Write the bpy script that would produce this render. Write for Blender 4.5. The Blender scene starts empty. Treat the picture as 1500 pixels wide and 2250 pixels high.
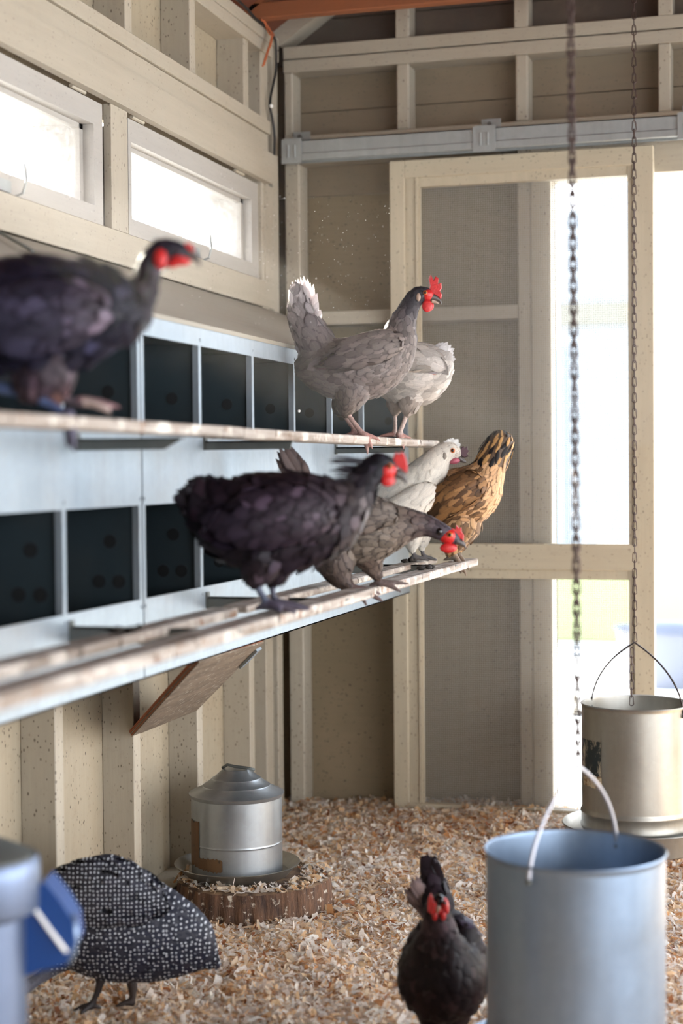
import bpy, bmesh, math, random
import numpy as np
from mathutils import Vector, Matrix
random.seed(7); rng = np.random.default_rng(7)
S = bpy.context.scene; COL = S.collection

# ------------------------------------------------------------------ camera
F = 3558.0; CX, CY = 750.0, 1125.0                      # focal length in pixels of the 1500x2250 frame
ex = np.array([12410, 11, -3558.]); ex /= np.linalg.norm(ex)
ey = np.array([1020, 104, 3558.]); ey -= ey.dot(ex)*ex; ey /= np.linalg.norm(ey)
ez = np.cross(ex, ey); ez = ez if ez[1] > 0 else -ez
M = np.array([ex, ey, ez])                              # world <- (right, up, forward)
UX, UY, UF = M[:, 0], M[:, 1], M[:, 2]
def ray(x, y): return M @ np.array([(x-CX)/F, -(y-CY)/F, 1.0])
C = -ray(627, 1815)*5.2
def onX(x, y, X=0.): r = ray(x, y); return C + r*(X-C[0])/r[0]
def onY(x, y, Y=0.): r = ray(x, y); return C + r*(Y-C[1])/r[1]
def onZ(x, y, Z=0.): r = ray(x, y); return C + r*(Z-C[2])/r[2]
def PZ(x, y, Z): return C + ray(x, y)*Z
def depth(P): return float((np.array(P)-C) @ UF)
def zX(x, y, X=0.): return float(onX(x, y, X)[2])
def yX(x, X=0.): return float(onX(x, 1030, X)[1])
def xY(x, Y=0.): return float(onY(x, 1030, Y)[0])
cam = bpy.data.cameras.new('camera'); co = bpy.data.objects.new('camera', cam); COL.objects.link(co)
R = Matrix(((UX[0], UY[0], -UF[0]), (UX[1], UY[1], -UF[1]), (UX[2], UY[2], -UF[2])))
co.matrix_world = Matrix.Translation(C.tolist()) @ R.to_4x4()
cam.sensor_fit = 'VERTICAL'; cam.sensor_height = 36.0; cam.lens = F/2250*36.0
cam.clip_start = .05; cam.clip_end = 200
cam.dof.use_dof = True; cam.dof.focus_distance = 4.05; cam.dof.aperture_fstop = (cam.lens/1000)/0.027
S.camera = co

# ------------------------------------------------------------------ light
W = bpy.data.worlds.new('sky'); S.world = W; W.use_nodes = True
wn = W.node_tree; wn.nodes.clear()
def wnode(t): return wn.nodes.new(t)
tc = wnode('ShaderNodeTexCoord'); sep = wnode('ShaderNodeSeparateXYZ'); ramp = wnode('ShaderNodeValToRGB')
bg = wnode('ShaderNodeBackground'); wo = wnode('ShaderNodeOutputWorld')
wn.links.new(tc.outputs['Generated'], sep.inputs[0]); wn.links.new(sep.outputs['Z'], ramp.inputs[0])
ramp.color_ramp.elements[0].position = 0.0; ramp.color_ramp.elements[0].color = (.97, .97, .98, 1)
ramp.color_ramp.elements[1].position = .7; ramp.color_ramp.elements[1].color = (.66, .80, 1.0, 1)
wn.links.new(ramp.outputs[0], bg.inputs[0]); bg.inputs[1].default_value = 3.6
wn.links.new(bg.outputs[0], wo.inputs[0])
SUND = Vector((.62, -.60, -.36)).normalized()
sl = bpy.data.lights.new('sun', 'SUN'); so = bpy.data.objects.new('sun', sl); COL.objects.link(so)
sl.energy = 16; sl.angle = math.radians(1.0); sl.color = (1, .93, .8)
so.rotation_euler = SUND.to_track_quat('-Z', 'Y').to_euler(); so.location = (-4, 4, 5)
S.view_settings.view_transform = 'Standard'; S.view_settings.look = 'None'
S.view_settings.exposure = 1.40; S.view_settings.gamma = 1.0; S.view_settings.use_curve_mapping = False

# ------------------------------------------------------------------ materials
def srgb(r, g, b): return tuple((c/255/12.92 if c/255 <= .04045 else ((c/255+.055)/1.055)**2.4) for c in (r, g, b))
class NT:
    def __init__(s, name):
        s.m = bpy.data.materials.new(name); s.m.use_nodes = True; s.t = s.m.node_tree
        s.bs = s.t.nodes['Principled BSDF']; s.out = s.t.nodes['Material Output']
    def n(s, t, **k):
        x = s.t.nodes.new(t)
        for a, b in k.items(): setattr(x, a, b)
        return x
    def l(s, a, b): s.t.links.new(a, b)
    def coord(s, scale=(1, 1, 1), kind='Object'):
        tc = s.n('ShaderNodeTexCoord'); mp = s.n('ShaderNodeMapping'); mp.inputs['Scale'].default_value = scale
        s.l(tc.outputs[kind], mp.inputs[0]); return mp.outputs[0]
    def noise(s, vec, scale, detail=3, rough=.55):
        x = s.n('ShaderNodeTexNoise'); x.inputs['Scale'].default_value = scale; x.inputs['Detail'].default_value = detail
        x.inputs['Roughness'].default_value = rough; s.l(vec, x.inputs['Vector']); return x.outputs['Fac']
    def voro(s, vec, scale, rand=1.0, out='Distance'):
        x = s.n('ShaderNodeTexVoronoi'); x.inputs['Scale'].default_value = scale; x.inputs['Randomness'].default_value = rand
        s.l(vec, x.inputs['Vector']); return x.outputs[out]
    def rng(s, v, a, b, c=0., d=1.):
        x = s.n('ShaderNodeMapRange'); x.clamp = True
        for i, q in enumerate((a, b, c, d)): x.inputs[i+1].default_value = q
        s.l(v, x.inputs[0]); return x.outputs[0]
    def math(s, op, a, b=None):
        x = s.n('ShaderNodeMath', operation=op)
        for i, q in enumerate((a, b)):
            if q is None: continue
            if isinstance(q, (int, float)): x.inputs[i].default_value = q
            else: s.l(q, x.inputs[i])
        return x.outputs[0]
    def mix(s, fac, a, b, mode='MIX'):
        x = s.n('ShaderNodeMix', data_type='RGBA', blend_type=mode)
        for i, q in ((0, fac), (6, a), (7, b)):
            if isinstance(q, (int, float)): x.inputs[i].default_value = q
            elif isinstance(q, tuple): x.inputs[i].default_value = (*q[:3], 1)
            else: s.l(q, x.inputs[i])
        return x.outputs[2]
    def bump(s, h, strength=.3, dist=.002):
        x = s.n('ShaderNodeBump'); x.inputs['Strength'].default_value = strength; x.inputs['Distance'].default_value = dist
        s.l(h, x.inputs['Height']); s.l(x.outputs[0], s.bs.inputs['Normal'])
    def base(s, c, rough=.6, metal=0.):
        if isinstance(c, tuple): s.bs.inputs['Base Color'].default_value = (*c[:3], 1)
        else: s.l(c, s.bs.inputs['Base Color'])
        if isinstance(rough, float): s.bs.inputs['Roughness'].default_value = rough
        else: s.l(rough, s.bs.inputs['Roughness'])
        s.bs.inputs['Metallic'].default_value = metal
def plain(name, c, rough=.6, metal=0.):
    t = NT(name); t.base(c, rough, metal); return t.m
def paint(name, c, axis='z', dirt=.5, specks=.5, dirtc=(.30, .22, .14), rough=.55):
    """old painted timber: faint grain along one axis, brown stains, dark fly specks"""
    t = NT(name); c = tuple(q*.76 for q in c)
    g = {'x': (1.5, 22, 22), 'y': (22, 1.5, 22), 'z': (22, 22, 1.5)}[axis]
    v = t.coord(); gv = t.coord(g)
    grain = t.noise(gv, 3.0, 5, .65)
    stain = t.noise(v, 3.1, 6, .62); fine = t.noise(v, 26, 4, .7)
    col = t.mix(t.rng(grain, .35, .7, 0, .22), c, tuple(q*.62 for q in c))
    col = t.mix(t.math('MULTIPLY', t.rng(stain, .48, .78), .55*dirt), col, dirtc)
    col = t.mix(t.math('MULTIPLY', t.rng(fine, .56, .8), .5*dirt), col, tuple(q*.6 for q in dirtc))
    sv = t.coord({'x': (.6, 1, 1), 'y': (1, .6, 1), 'z': (1, 1, .6)}[axis])
    vd = t.voro(sv, 58); keep = t.noise(v, 9, 2)
    sp = t.math('MULTIPLY', t.rng(vd, .10, .18, 1, 0), t.rng(keep, .44, .52))
    vd2 = t.voro(sv, 90); sp2 = t.math('MULTIPLY', t.rng(vd2, .10, .2, 1, 0), t.rng(t.noise(v, 6, 2), .40, .52))
    col = t.mix(t.math('MULTIPLY', t.math('MAXIMUM', sp, sp2), specks), col, (.045, .028, .016))
    t.base(col, rough); t.bump(grain, .25, .003); return t.m
def metal(name, c, rough=.38, met=.85, dirt=.3, dirtc=(.28, .22, .14), streak=True, spangle=70):
    t = NT(name); v = t.coord(); c = tuple(q*.84 for q in c)
    sp = t.voro(v, spangle, 1, 'Color'); bw = t.n('ShaderNodeRGBToBW'); t.l(sp, bw.inputs[0])
    st = t.noise(t.coord((16, 16, 1.2)), 3, 4); cl = t.noise(v, 5, 5, .6)
    col = t.mix(t.rng(bw.outputs[0], 0, 1, 0, .3), c, tuple(q*.72 for q in c))
    col = t.mix(t.rng(st, .4, .75, 0, .35 if streak else .05), col, tuple(q*.66 for q in c))
    col = t.mix(t.math('MULTIPLY', t.rng(cl, .5, .8), dirt), col, dirtc)
    t.base(col, t.rng(cl, .3, .8, rough-.08, rough+.2), met); t.bump(cl, .15, .004); return t.m
MAT = {}
CR = srgb(189, 178, 159)
MAT['trim_y'] = paint('painted_trim_along_y', CR, 'y', .35, .25)
MAT['trim_z'] = paint('painted_trim_upright', CR, 'z', .45, .7)
MAT['trim_x'] = paint('painted_trim_along_x', CR, 'x', .4, .25)
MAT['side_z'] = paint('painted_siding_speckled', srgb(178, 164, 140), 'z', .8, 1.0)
MAT['gable'] = paint('shade_toned_gable_boards', srgb(92, 80, 70), 'x', .7, .2)  # darker than the wall boards, the gable's shade is put into the colour
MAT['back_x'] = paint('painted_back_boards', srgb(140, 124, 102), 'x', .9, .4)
MAT['ply'] = paint('painted_plywood_panel', srgb(142, 126, 99), 'x', 1., .8)
MAT['door'] = paint('painted_door_frame', srgb(200, 187, 162), 'z', .35, .45)
MAT['doorx'] = paint('painted_door_rails', srgb(200, 187, 162), 'x', .35, .45)
MAT['sash'] = paint('painted_window_sash', srgb(188, 182, 174), 'y', .15, .2)
MAT['red'] = paint('red_brown_rafter', srgb(156, 92, 54), 'x', .4, .2, (.10, .04, .02))
MAT['roof'] = paint('dark_red_brown_roof_boards', srgb(112, 58, 36), 'y', .6, .1, (.05, .02, .012))
MAT['nest'] = metal('galvanized_nest_front', (.39, .46, .52), .45, .5, .22, (.42, .36, .27))
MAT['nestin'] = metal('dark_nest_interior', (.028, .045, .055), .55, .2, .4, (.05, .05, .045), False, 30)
MAT['nroof'] = paint('grey_beige_nest_roof', srgb(160, 153, 140), 'y', .4, .1)
MAT['galv'] = metal('galvanized_feeder_warm', (.41, .395, .355), .36, .85, .4)
MAT['galvd'] = metal('sky_tinted_galvanized_drinker', (.20, .25, .36), .4, .8, .2, (.12, .13, .16))  # darker bluish metal, the cast of the skylight is put into its colour
MAT['galvn'] = metal('galvanized_waterer', (.44, .47, .49), .36, .85, .15)
MAT['galvb'] = metal('galvanized_feeder_sky_tinted', (.27, .35, .46), .36, .85, .15, (.2, .23, .28), True, 60)  # same metal as the other feeder, blue skylight cast put into the colour
MAT['track'] = metal('galvanized_door_track', (.46, .49, .49), .45, .6, .4, (.25, .22, .18))
MAT['dmetal'] = metal('tarnished_steel_bracket', (.16, .17, .16), .5, .6, .5, (.12, .09, .05))
MAT['black'] = plain('black_hole', (.004, .005, .006), .8)
MAT['rubber'] = plain('black_cable', (.012, .011, .011), .5)
MAT['wire'] = plain('dark_wire', (.07, .055, .05), .45, .7); MAT['lwire'] = plain('galvanized_wire', (.5, .5, .54), .4, .6)
MAT['chain'] = plain('rusty_chain_steel', (.06, .035, .03), .5, .6)
MAT['mesh'] = plain('hardware_cloth_wire', (.42, .40, .36), .5, .2)
MAT['blue'] = plain('blue_plastic', (.004, .045, .19), .35)
MAT['rope'] = plain('orange_twine', srgb(170, 90, 50), .9)
MAT['white'] = plain('white_clip', (.8, .8, .78), .5)
MAT['rust'] = paint('rusty_glue_patch', srgb(120, 86, 52), 'z', 1, 1, (.06, .04, .03))
# weathered roost board
t = NT('weathered_roost_wood'); v = t.coord(); gr = t.noise(t.coord((25, 1.2, 25)), 3, 5)
c = t.mix(t.rng(gr, .3, .7), srgb(178, 170, 162), srgb(112, 96, 82))
c = t.mix(t.rng(t.noise(v, 13, 5, .7), .5, .66, 0, .85), c, srgb(224, 218, 208))
c = t.mix(t.rng(t.noise(v, 21, 5, .7), .58, .68, 0, .8), c, srgb(120, 78, 46))
c = t.mix(t.rng(t.noise(v, 34, 3, .6), .62, .7, 0, .9), c, srgb(58, 42, 32))
t.base(c, .8); t.bump(gr, .5, .003); MAT['roost'] = t.m
# bark and end grain
t = NT('log_bark'); v = t.coord((9, 9, 1.6)); g = t.noise(v, 5, 6, .7)
c = t.mix(t.rng(g, .35, .65), srgb(52, 36, 28), srgb(120, 88, 66)); c = t.mix(t.rng(t.noise(t.coord(), 60, 3), .6, .7), c, srgb(200, 188, 170))
t.base(c, .9); t.bump(g, .9, .012); MAT['bark'] = t.m
t = NT('log_cut_face'); v = t.coord(); g = t.noise(v, 30, 4)
t.base(t.mix(t.rng(g, .4, .6), srgb(120, 96, 72), srgb(70, 52, 40)), .9); MAT['cut'] = t.m
# plywood flap underside
t = NT('dirty_flap_plywood'); v = t.coord(); g = t.noise(t.coord((3, 3, 20)), 3, 5)
c = t.mix(t.rng(g, .3, .7), srgb(132, 116, 98), srgb(98, 84, 70))
c = t.mix(t.rng(t.noise(t.coord((18, 60, 60)), 1.6, 3, .6), .62, .66, 0, .8), c, srgb(205, 198, 184)); t.base(c, .75); MAT['flap'] = t.m
MAT['plyedge'] = plain('plywood_edge', srgb(150, 84, 50), .8)
# glass: clear with a dusty film
t = NT('dusty_window_glass'); nt = t.t; v = t.coord()
tr = t.n('ShaderNodeBsdfTransparent'); gl = t.n('ShaderNodeBsdfGlossy'); gl.inputs['Roughness'].default_value = .05
tl = t.n('ShaderNodeBsdfTranslucent'); tl.inputs[0].default_value = (.9, .9, .88, 1); m1 = t.n('ShaderNodeMixShader'); m2 = t.n('ShaderNodeMixShader')
fr = t.n('ShaderNodeFresnel'); fr.inputs[0].default_value = 1.3; t.l(t.math('MINIMUM', fr.outputs[0], .10), m1.inputs[0]); t.l(tr.outputs[0], m1.inputs[1]); t.l(gl.outputs[0], m1.inputs[2])
t.l(t.rng(t.noise(v, 60, 4, .7), .45, .75, .02, .16), m2.inputs[0]); t.l(m1.outputs[0], m2.inputs[1]); t.l(tl.outputs[0], m2.inputs[2]); t.l(m2.outputs[0], t.out.inputs[0]); MAT['glass'] = t.m
# attribute driven materials
def attr(t, n, o='Color'): a = t.n('ShaderNodeAttribute'); a.attribute_name = n; return a.outputs[o]
t = NT('wood_shaving_flakes'); c = attr(t, 'fcol'); g = t.noise(t.coord((1, 1, 1)), 160, 3)
c2 = t.mix(t.rng(g, .3, .7, 0, .3), c, (.25, .14, .07))
tl = t.n('ShaderNodeBsdfTranslucent'); t.l(c2, tl.inputs[0]); mx = t.n('ShaderNodeMixShader'); mx.inputs[0].default_value = .48
t.base(c2, .75); t.l(t.bs.outputs[0], mx.inputs[1]); t.l(tl.outputs[0], mx.inputs[2]); t.l(mx.outputs[0], t.out.inputs[0]); MAT['chip'] = t.m
def feather_mat(name, lace=.45, lacec=(.03, .025, .03), dots=0, sheen=.25, transl=.22, rough=.55):
    t = NT(name); c = attr(t, 'fcol'); uv = attr(t, 'fuv', 'Vector')
    sp = t.n('ShaderNodeSeparateXYZ'); t.l(uv, sp.inputs[0]); u, vv, rid = sp.outputs
    au = t.math('ABSOLUTE', u)
    edge = t.math('MAXIMUM', t.rng(au, .62, .98), t.rng(vv, .80, .99))
    col = t.mix(t.math('MULTIPLY', edge, lace), c, lacec)
    cmb = t.n('ShaderNodeCombineXYZ'); t.l(t.math('MULTIPLY', t.math('ADD', vv, t.math('MULTIPLY', au, -.35)), 14), cmb.inputs[0]); t.l(rid, cmb.inputs[1]); t.l(t.math('MULTIPLY', u, 2), cmb.inputs[2])
    st = t.noise(cmb.outputs[0], 2.2, 3, .6)
    col = t.mix(t.rng(st, .3, .7, 0, .38), col, t.mix(1., col, (.45, .42, .42), 'MULTIPLY'))
    col = t.mix(t.rng(au, .0, .07, .35, 0), col, t.mix(1., col, (1.7, 1.7, 1.7), 'MULTIPLY'))
    if dots:
        tcx = t.n('ShaderNodeTexCoord'); cmb2 = t.n('ShaderNodeCombineXYZ'); dp = t.n('ShaderNodeVectorMath', operation='DOT_PRODUCT'); t.l(tcx.outputs['Object'], dp.inputs[0]); dp.inputs[1].default_value = UX.tolist(); sz = t.n('ShaderNodeSeparateXYZ'); t.l(tcx.outputs['Object'], sz.inputs[0])
        t.l(dp.outputs['Value'], cmb2.inputs[0]); t.l(sz.outputs[2], cmb2.inputs[1])
        def v2(sc, rd):
            x = t.n('ShaderNodeTexVoronoi', voronoi_dimensions='2D'); x.inputs['Scale'].default_value = sc; x.inputs['Randomness'].default_value = rd; t.l(cmb2.outputs[0], x.inputs['Vector']); return x.outputs['Distance']
        dm = t.rng(v2(dots, .5), .17, .25, 1, 0)
        dm2 = t.rng(v2(dots*1.1, .28), .15, .23, 1, 0)
        lw = attr(t, 'longf', 'Fac'); x = t.n('ShaderNodeMix', data_type='FLOAT'); t.l(lw, x.inputs[0]); t.l(dm, x.inputs[2]); t.l(dm2, x.inputs[3])
        col = t.mix(x.outputs[0], col, (.58, .60, .64))
    t.base(col, rough); t.bs.inputs['Specular IOR Level'].default_value = .25 if rough > .5 else .14
    tl = t.n('ShaderNodeBsdfTranslucent'); t.l(col, tl.inputs[0]); mx = t.n('ShaderNodeMixShader'); mx.inputs[0].default_value = transl
    t.l(t.bs.outputs[0], mx.inputs[1]); t.l(tl.outputs[0], mx.inputs[2]); t.l(mx.outputs[0], t.out.inputs[0]); return t.m
MAT['fgrey'] = feather_mat('grey_feathers', .7, (.04, .032, .038), transl=.3)
MAT['ftail'] = feather_mat('pale_tail_feathers', .1, (.5, .45, .45), transl=.65)
MAT['fwhite'] = feather_mat('white_feathers', .16, (.4, .36, .32), transl=.3)
MAT['fpale'] = feather_mat('pale_feathers', .4, (.25, .22, .20))
MAT['fblack'] = feather_mat('black_feathers', .5, (.004, .003, .006), transl=.08, rough=.48)
MAT['fgold'] = feather_mat('golden_laced_feathers', .75, (.025, .016, .012))
MAT['fguinea'] = feather_mat('guinea_pearl_feathers', .15, (.01, .01, .014), dots=106, transl=.05)
t = NT('bird_skin'); c = attr(t, 'fcol'); g = t.noise(t.coord(), 230, 3); t.base(t.mix(t.rng(g, .35, .65, 0, .5), c, t.mix(1., c, (.4, .4, .4), 'MULTIPLY')), .6); t.bump(t.noise(t.coord(), 300, 2), .3, .001); MAT['skin'] = t.m
t = NT('red_comb_skin'); g = t.noise(t.coord(), 220, 3); t.base(t.mix(t.rng(g, .3, .7), (.40, .006, .008), (.60, .02, .02)), .4); t.bump(g, .5, .002)
t.bs.inputs['Subsurface Weight'].default_value = .25; t.bs.inputs['Subsurface Radius'].default_value = (.01, .002, .002); MAT['comb'] = t.m
MAT['eye'] = plain('dark_eye', (.006, .004, .004), .08); MAT['iris'] = plain('orange_iris', (.5, .12, .02), .3)
MAT['beak'] = plain('horn_beak', (.07, .055, .05), .4); MAT['beakp'] = plain('pale_beak', (.35, .24, .18), .45)
MAT['dcomb'] = plain('dark_purple_comb', (.06, .02, .03), .5)

# ------------------------------------------------------------------ object helpers
def tag(o, label=None, cat=None, group=None, kind=None):
    for k, v in (('label', label), ('category', cat), ('group', group), ('kind', kind)):
        if v: o[k] = v
    return o
def empty(name, loc, label=None, cat=None, group=None, kind=None):
    o = bpy.data.objects.new(name, None); COL.objects.link(o); o.location = [float(q) for q in loc]; o.empty_display_size = .05
    return tag(o, label, cat, group, kind)
def link(name, me, mat, parent=None, smooth=False):
    mats = mat if isinstance(mat, (list, tuple)) else [mat]
    for m in mats: me.materials.append(MAT[m] if isinstance(m, str) else m)
    if smooth: me.polygons.foreach_set('use_smooth', [True]*len(me.polygons))
    o = bpy.data.objects.new(name, me); COL.objects.link(o)
    if parent is not None:
        o.parent = parent; lx = wloc(parent)
        me.transform(Matrix.Translation(-lx))
    return o
def wloc(o):
    l = Vector(o.location)
    while o.parent: o = o.parent; l += Vector(o.location)
    return l
class MB:
    """collects shapes in world coordinates, becomes one mesh object"""
    def __init__(s): s.b = bmesh.new()
    def box(s, a, b, bev=0.):
        x0, y0, z0 = [float(min(p, q)) for p, q in zip(a, b)]; x1, y1, z1 = [float(max(p, q)) for p, q in zip(a, b)]
        vs = [s.b.verts.new(p) for p in ((x0, y0, z0), (x1, y0, z0), (x1, y1, z0), (x0, y1, z0), (x0, y0, z1), (x1, y0, z1), (x1, y1, z1), (x0, y1, z1))]
        fs = [s.b.faces.new([vs[i] for i in f]) for f in ((3, 2, 1, 0), (4, 5, 6, 7), (0, 1, 5, 4), (1, 2, 6, 5), (2, 3, 7, 6), (3, 0, 4, 7))]
        if bev > 0:
            es = list({e for f in fs for e in f.edges}); bmesh.ops.bevel(s.b, geom=es, offset=bev, segments=1, affect='EDGES')
        return s
    def prism(s, poly, ext):
        """poly: 3d points in order, extruded by vector ext"""
        e = Vector([float(q) for q in ext]); a = [s.b.verts.new([float(q) for q in p]) for p in poly]; b = [s.b.verts.new(v.co+e) for v in a]
        s.b.faces.new(a[::-1]); s.b.faces.new(b); n = len(a)
        for i in range(n): s.b.faces.new((a[i], a[(i+1) % n], b[(i+1) % n], b[i]))
        return s
    def bar(s, p, q, w, h, up=(0, 0, 1)):
        p, q = Vector([float(c) for c in p]), Vector([float(c) for c in q]); d = (q-p).normalized(); u = Vector(up); sd = d.cross(u).normalized(); u = sd.cross(d)
        pts = [p+sd*w/2*i+u*h/2*j for i, j in ((-1, -1), (1, -1), (1, 1), (-1, 1))]
        return s.prism(pts, q-p)
    def tube(s, pts, r, seg=8, close=False):
        pts = [Vector([float(c) for c in p]) for p in pts]; n = len(pts); rs = r if hasattr(r, '__len__') else [r]*n
        rings = []; prev = None
        for i in range(n):
            a = pts[(i-1) % n] if (close or i > 0) else pts[i]; b = pts[(i+1) % n] if (close or i < n-1) else pts[i]
            d = (b-a).normalized()
            if prev is None: nrm = d.orthogonal().normalized()
            else: nrm = (prev-d*prev.dot(d)).normalized()
            prev = nrm; bi = d.cross(nrm)
            rings.append([s.b.verts.new(pts[i]+(nrm*math.cos(2*math.pi*k/seg)+bi*math.sin(2*math.pi*k/seg))*rs[i]) for k in range(seg)])
        for i in range(n if close else n-1):
            A, B = rings[i], rings[(i+1) % n]
            for k in range(seg): s.b.faces.new((A[k], A[(k+1) % seg], B[(k+1) % seg], B[k]))
        if not close: s.b.faces.new(rings[0][::-1]); s.b.faces.new(rings[-1])
        return s
    def lathe(s, c, prof, seg=64, caps=(False, False), wob=None):
        c = Vector([float(q) for q in c]); rings = []
        for r, z in prof:
            rings.append([s.b.verts.new(c+Vector((math.cos(2*math.pi*k/seg)*r*(wob(k, seg) if wob else 1), math.sin(2*math.pi*k/seg)*r*(wob(k, seg) if wob else 1), z))) for k in range(seg)])
        for A, B in zip(rings, rings[1:]):
            for k in range(seg): s.b.faces.new((A[k], A[(k+1) % seg], B[(k+1) % seg], B[k]))
        if caps[0]: s.b.faces.new(rings[0][::-1])
        if caps[1]: s.b.faces.new(rings[-1])
        return s
    def ball(s, c, rad, sub=2, rot=None):
        m = Matrix.Translation([float(q) for q in c]) @ (rot.to_4x4() if rot is not None else Matrix.Identity(4)) @ Matrix.Diagonal((*[float(q) for q in rad], 1))
        bmesh.ops.create_icosphere(s.b, subdivisions=sub, radius=1, matrix=m); return s
    def build(s, name, mat, parent=None, smooth=False, auto=False):
        bmesh.ops.recalc_face_normals(s.b, faces=s.b.faces[:]) if not getattr(s, 'norecalc', False) else None
        me = bpy.data.meshes.new(name); s.b.to_mesh(me); s.b.free()
        if auto:
            me.polygons.foreach_set('use_smooth', [True]*len(me.polygons)); me.set_sharp_from_angle(angle=math.radians(38))
        return link(name, me, mat, parent, smooth)
def copy_tree(o, parent=None):
    c = o.copy(); COL.objects.link(c); c.parent = parent
    for ch in list(o.children): copy_tree(ch, c)
    return c
# ================================================================== structure
XB = -.09; YW = .03; YB = .12                       # siding plane of the left wall, stud faces and boards of the back wall
# left wall: siding with window holes, studs as parts
W2 = (yX(288, -.016), yX(574, -.016)); W1 = (-2.36, yX(236, -.016)); ZS0, ZS1 = 1.731, 2.027
wl = empty('wall_left', (XB, -1.5, 0), kind='structure')
b = MB(); yL, yR = -6.2, .14
b.box((XB-.015, yL, -.02), (XB, yR, ZS0)); b.box((XB-.015, yL, ZS1), (XB, yR, 2.52))
for a, c in ((yL, W1[0]), (W1[1], W2[0]), (W2[1], yR)): b.box((XB-.015, a, ZS0), (XB, c, ZS1))
b.build('siding', 'side_z', wl)
studs = [(-1.198, .042), (-.760, .042), (-.320, .042)] + [(-1.198-.438*k, .042) for k in range(1, 11)]
for y, w in studs: MB().box((XB, y, 0), (-.004, y+w, ZS0-.09), .002).build('stud', 'trim_z', wl)
for y, w in studs: MB().box((XB, y, ZS1+.1), (-.004, y+w, 2.44), .002).build('stud', 'trim_z', wl)
MB().box((XB, -.165, 0), (-.004, -.095, 2.44), .002).build('stud', 'trim_z', wl)
MB().box((XB, -.062, 0), (0, -.01, 2.44), .002).build('corner_post', 'trim_z', wl)
MB().box((XB, yL, 2.432), (.004, -.006, 2.469), .002).build('top_plate', 'trim_y', wl)
MB().box((XB, yL, 2.471), (.004, -.006, 2.508), .002).build('top_plate', 'trim_y', wl)
MB().box((XB, yL, 0), (0, .02, .045), .002).build('sole_plate', 'trim_y', wl)
# face boards around the windows
zh = zX(400, 232); yEnd = yX(604)
b = MB(); b.prism([(-.004, yL, 2.030), (-.004, yEnd-.06, 2.030), (-.004, yEnd, 2.060), (-.004, yEnd, zh), (-.004, yL, zh)], (.022, 0, 0))
tag(b.build('trim_1', 'trim_y'), kind='structure')
tag(MB().box((-.004, yL, zh+.001), (.004, -.124, 2.180)).build('trim_2', 'trim_y'), kind='structure')
tag(MB().box((-.004, yL, 2.182), (.014, -.124, 2.222), .002).build('trim_3', 'trim_y'), kind='structure')
tag(MB().box((-.004, yL, 1.648), (.002, yX(606), 1.729), .002).build('trim_4', 'trim_y'), kind='structure')
for i, (a, c) in enumerate(((yX(253), yX(289)), (yX(588), yX(606)), (W1[0]-.09, W1[0]-.01))):
    tag(MB().box((-.02, a, 1.7295), (0, c, 2.0295), .001).build('trim_%d' % (5+i), 'trim_z'), kind='structure')
# windows
def window(n, y0, y1, holeL, holeR, gl, gr, hinge_px, latch_y):
    w = empty('window_%d' % n, (-.03, (y0+y1)/2, 1.88), kind='structure')
    zt, zb = 1.968, 1.776; f = MB(); xf, xb2 = -.016, -.05
    f.box((xb2, y0, zt), (xf, y1, ZS1-.003)); f.box((xb2, y0, ZS0+.004), (xf, y1, zb)); f.box((xb2, y0, zb), (xf, holeL, zt)); f.box((xb2, holeR, zb), (xf, y1, zt))
    f.box((xb2-.012, holeL, zt-.012), (xb2+.006, holeR, zt)); f.box((xb2-.012, holeR-.02, zb), (xb2+.006, holeR, zt))
    f.build('sash', 'sash', w)
    MB().box((-.058, holeL, zb), (-.054, holeR, zt)).build('pane', 'glass', w)
    fr = MB(); xo = XB-.09
    fr.box((xo, holeR+.004, zb-.03), (-.062, y1+.03, zt+.03)); fr.box((xo, y0-.03, zb-.03), (-.062, holeL-.004, zt+.03))
    fr.box((xo, y0, zt+.004), (-.062, y1, zt+.04)); fr.box((xo, y0, zb-.04), (-.062, y1, zb-.004)); fr.build('window_frame', 'sash', w)
    m = MB(); k = 0; xm = XB-.055
    y = y0
    while y < y1: m.box((xm, y, ZS0), (xm+.0009, y+.0009, ZS1)); y += .0127
    z = ZS0
    while z < ZS1: m.box((xm, y0, z), (xm+.0007, y1, z+.0007)); z += .0127
    m.build('wire_mesh', 'mesh', w)
    for h in hinge_px: MB().tube([(-.010, h, 2.0285), (-.010, h+.075, 2.0285)], .005, 8).build('hinge', 'trim_y', w)
    la = MB(); la.box((-.016, latch_y, 1.735), (-.010, latch_y+.05, 1.760)); la.tube([(-.008, latch_y+.06, 1.728), (.012, latch_y+.06, 1.735), (.016, latch_y+.07, 1.765), (.010, latch_y+.075, 1.80)], .003, 6)
    la.build('latch', 'track', w)
    MB().bar((XB-.10, holeR-.10, zb-.03), (XB-.12, holeR-.20, zt-.02), .03, .02, (1, 0, 0)).build('prop_stick', 'sash', w)
    return w
window(1, W1[0], yX(234, -.016), W1[0]+.05, yX(215, -.016), 0, 0, (yX(175),), yX(18))
window(2, yX(290, -.016), yX(573, -.016), yX(295, -.016)+.005, yX(558, -.016), 0, 0, (yX(306), yX(530)), yX(438))
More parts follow.
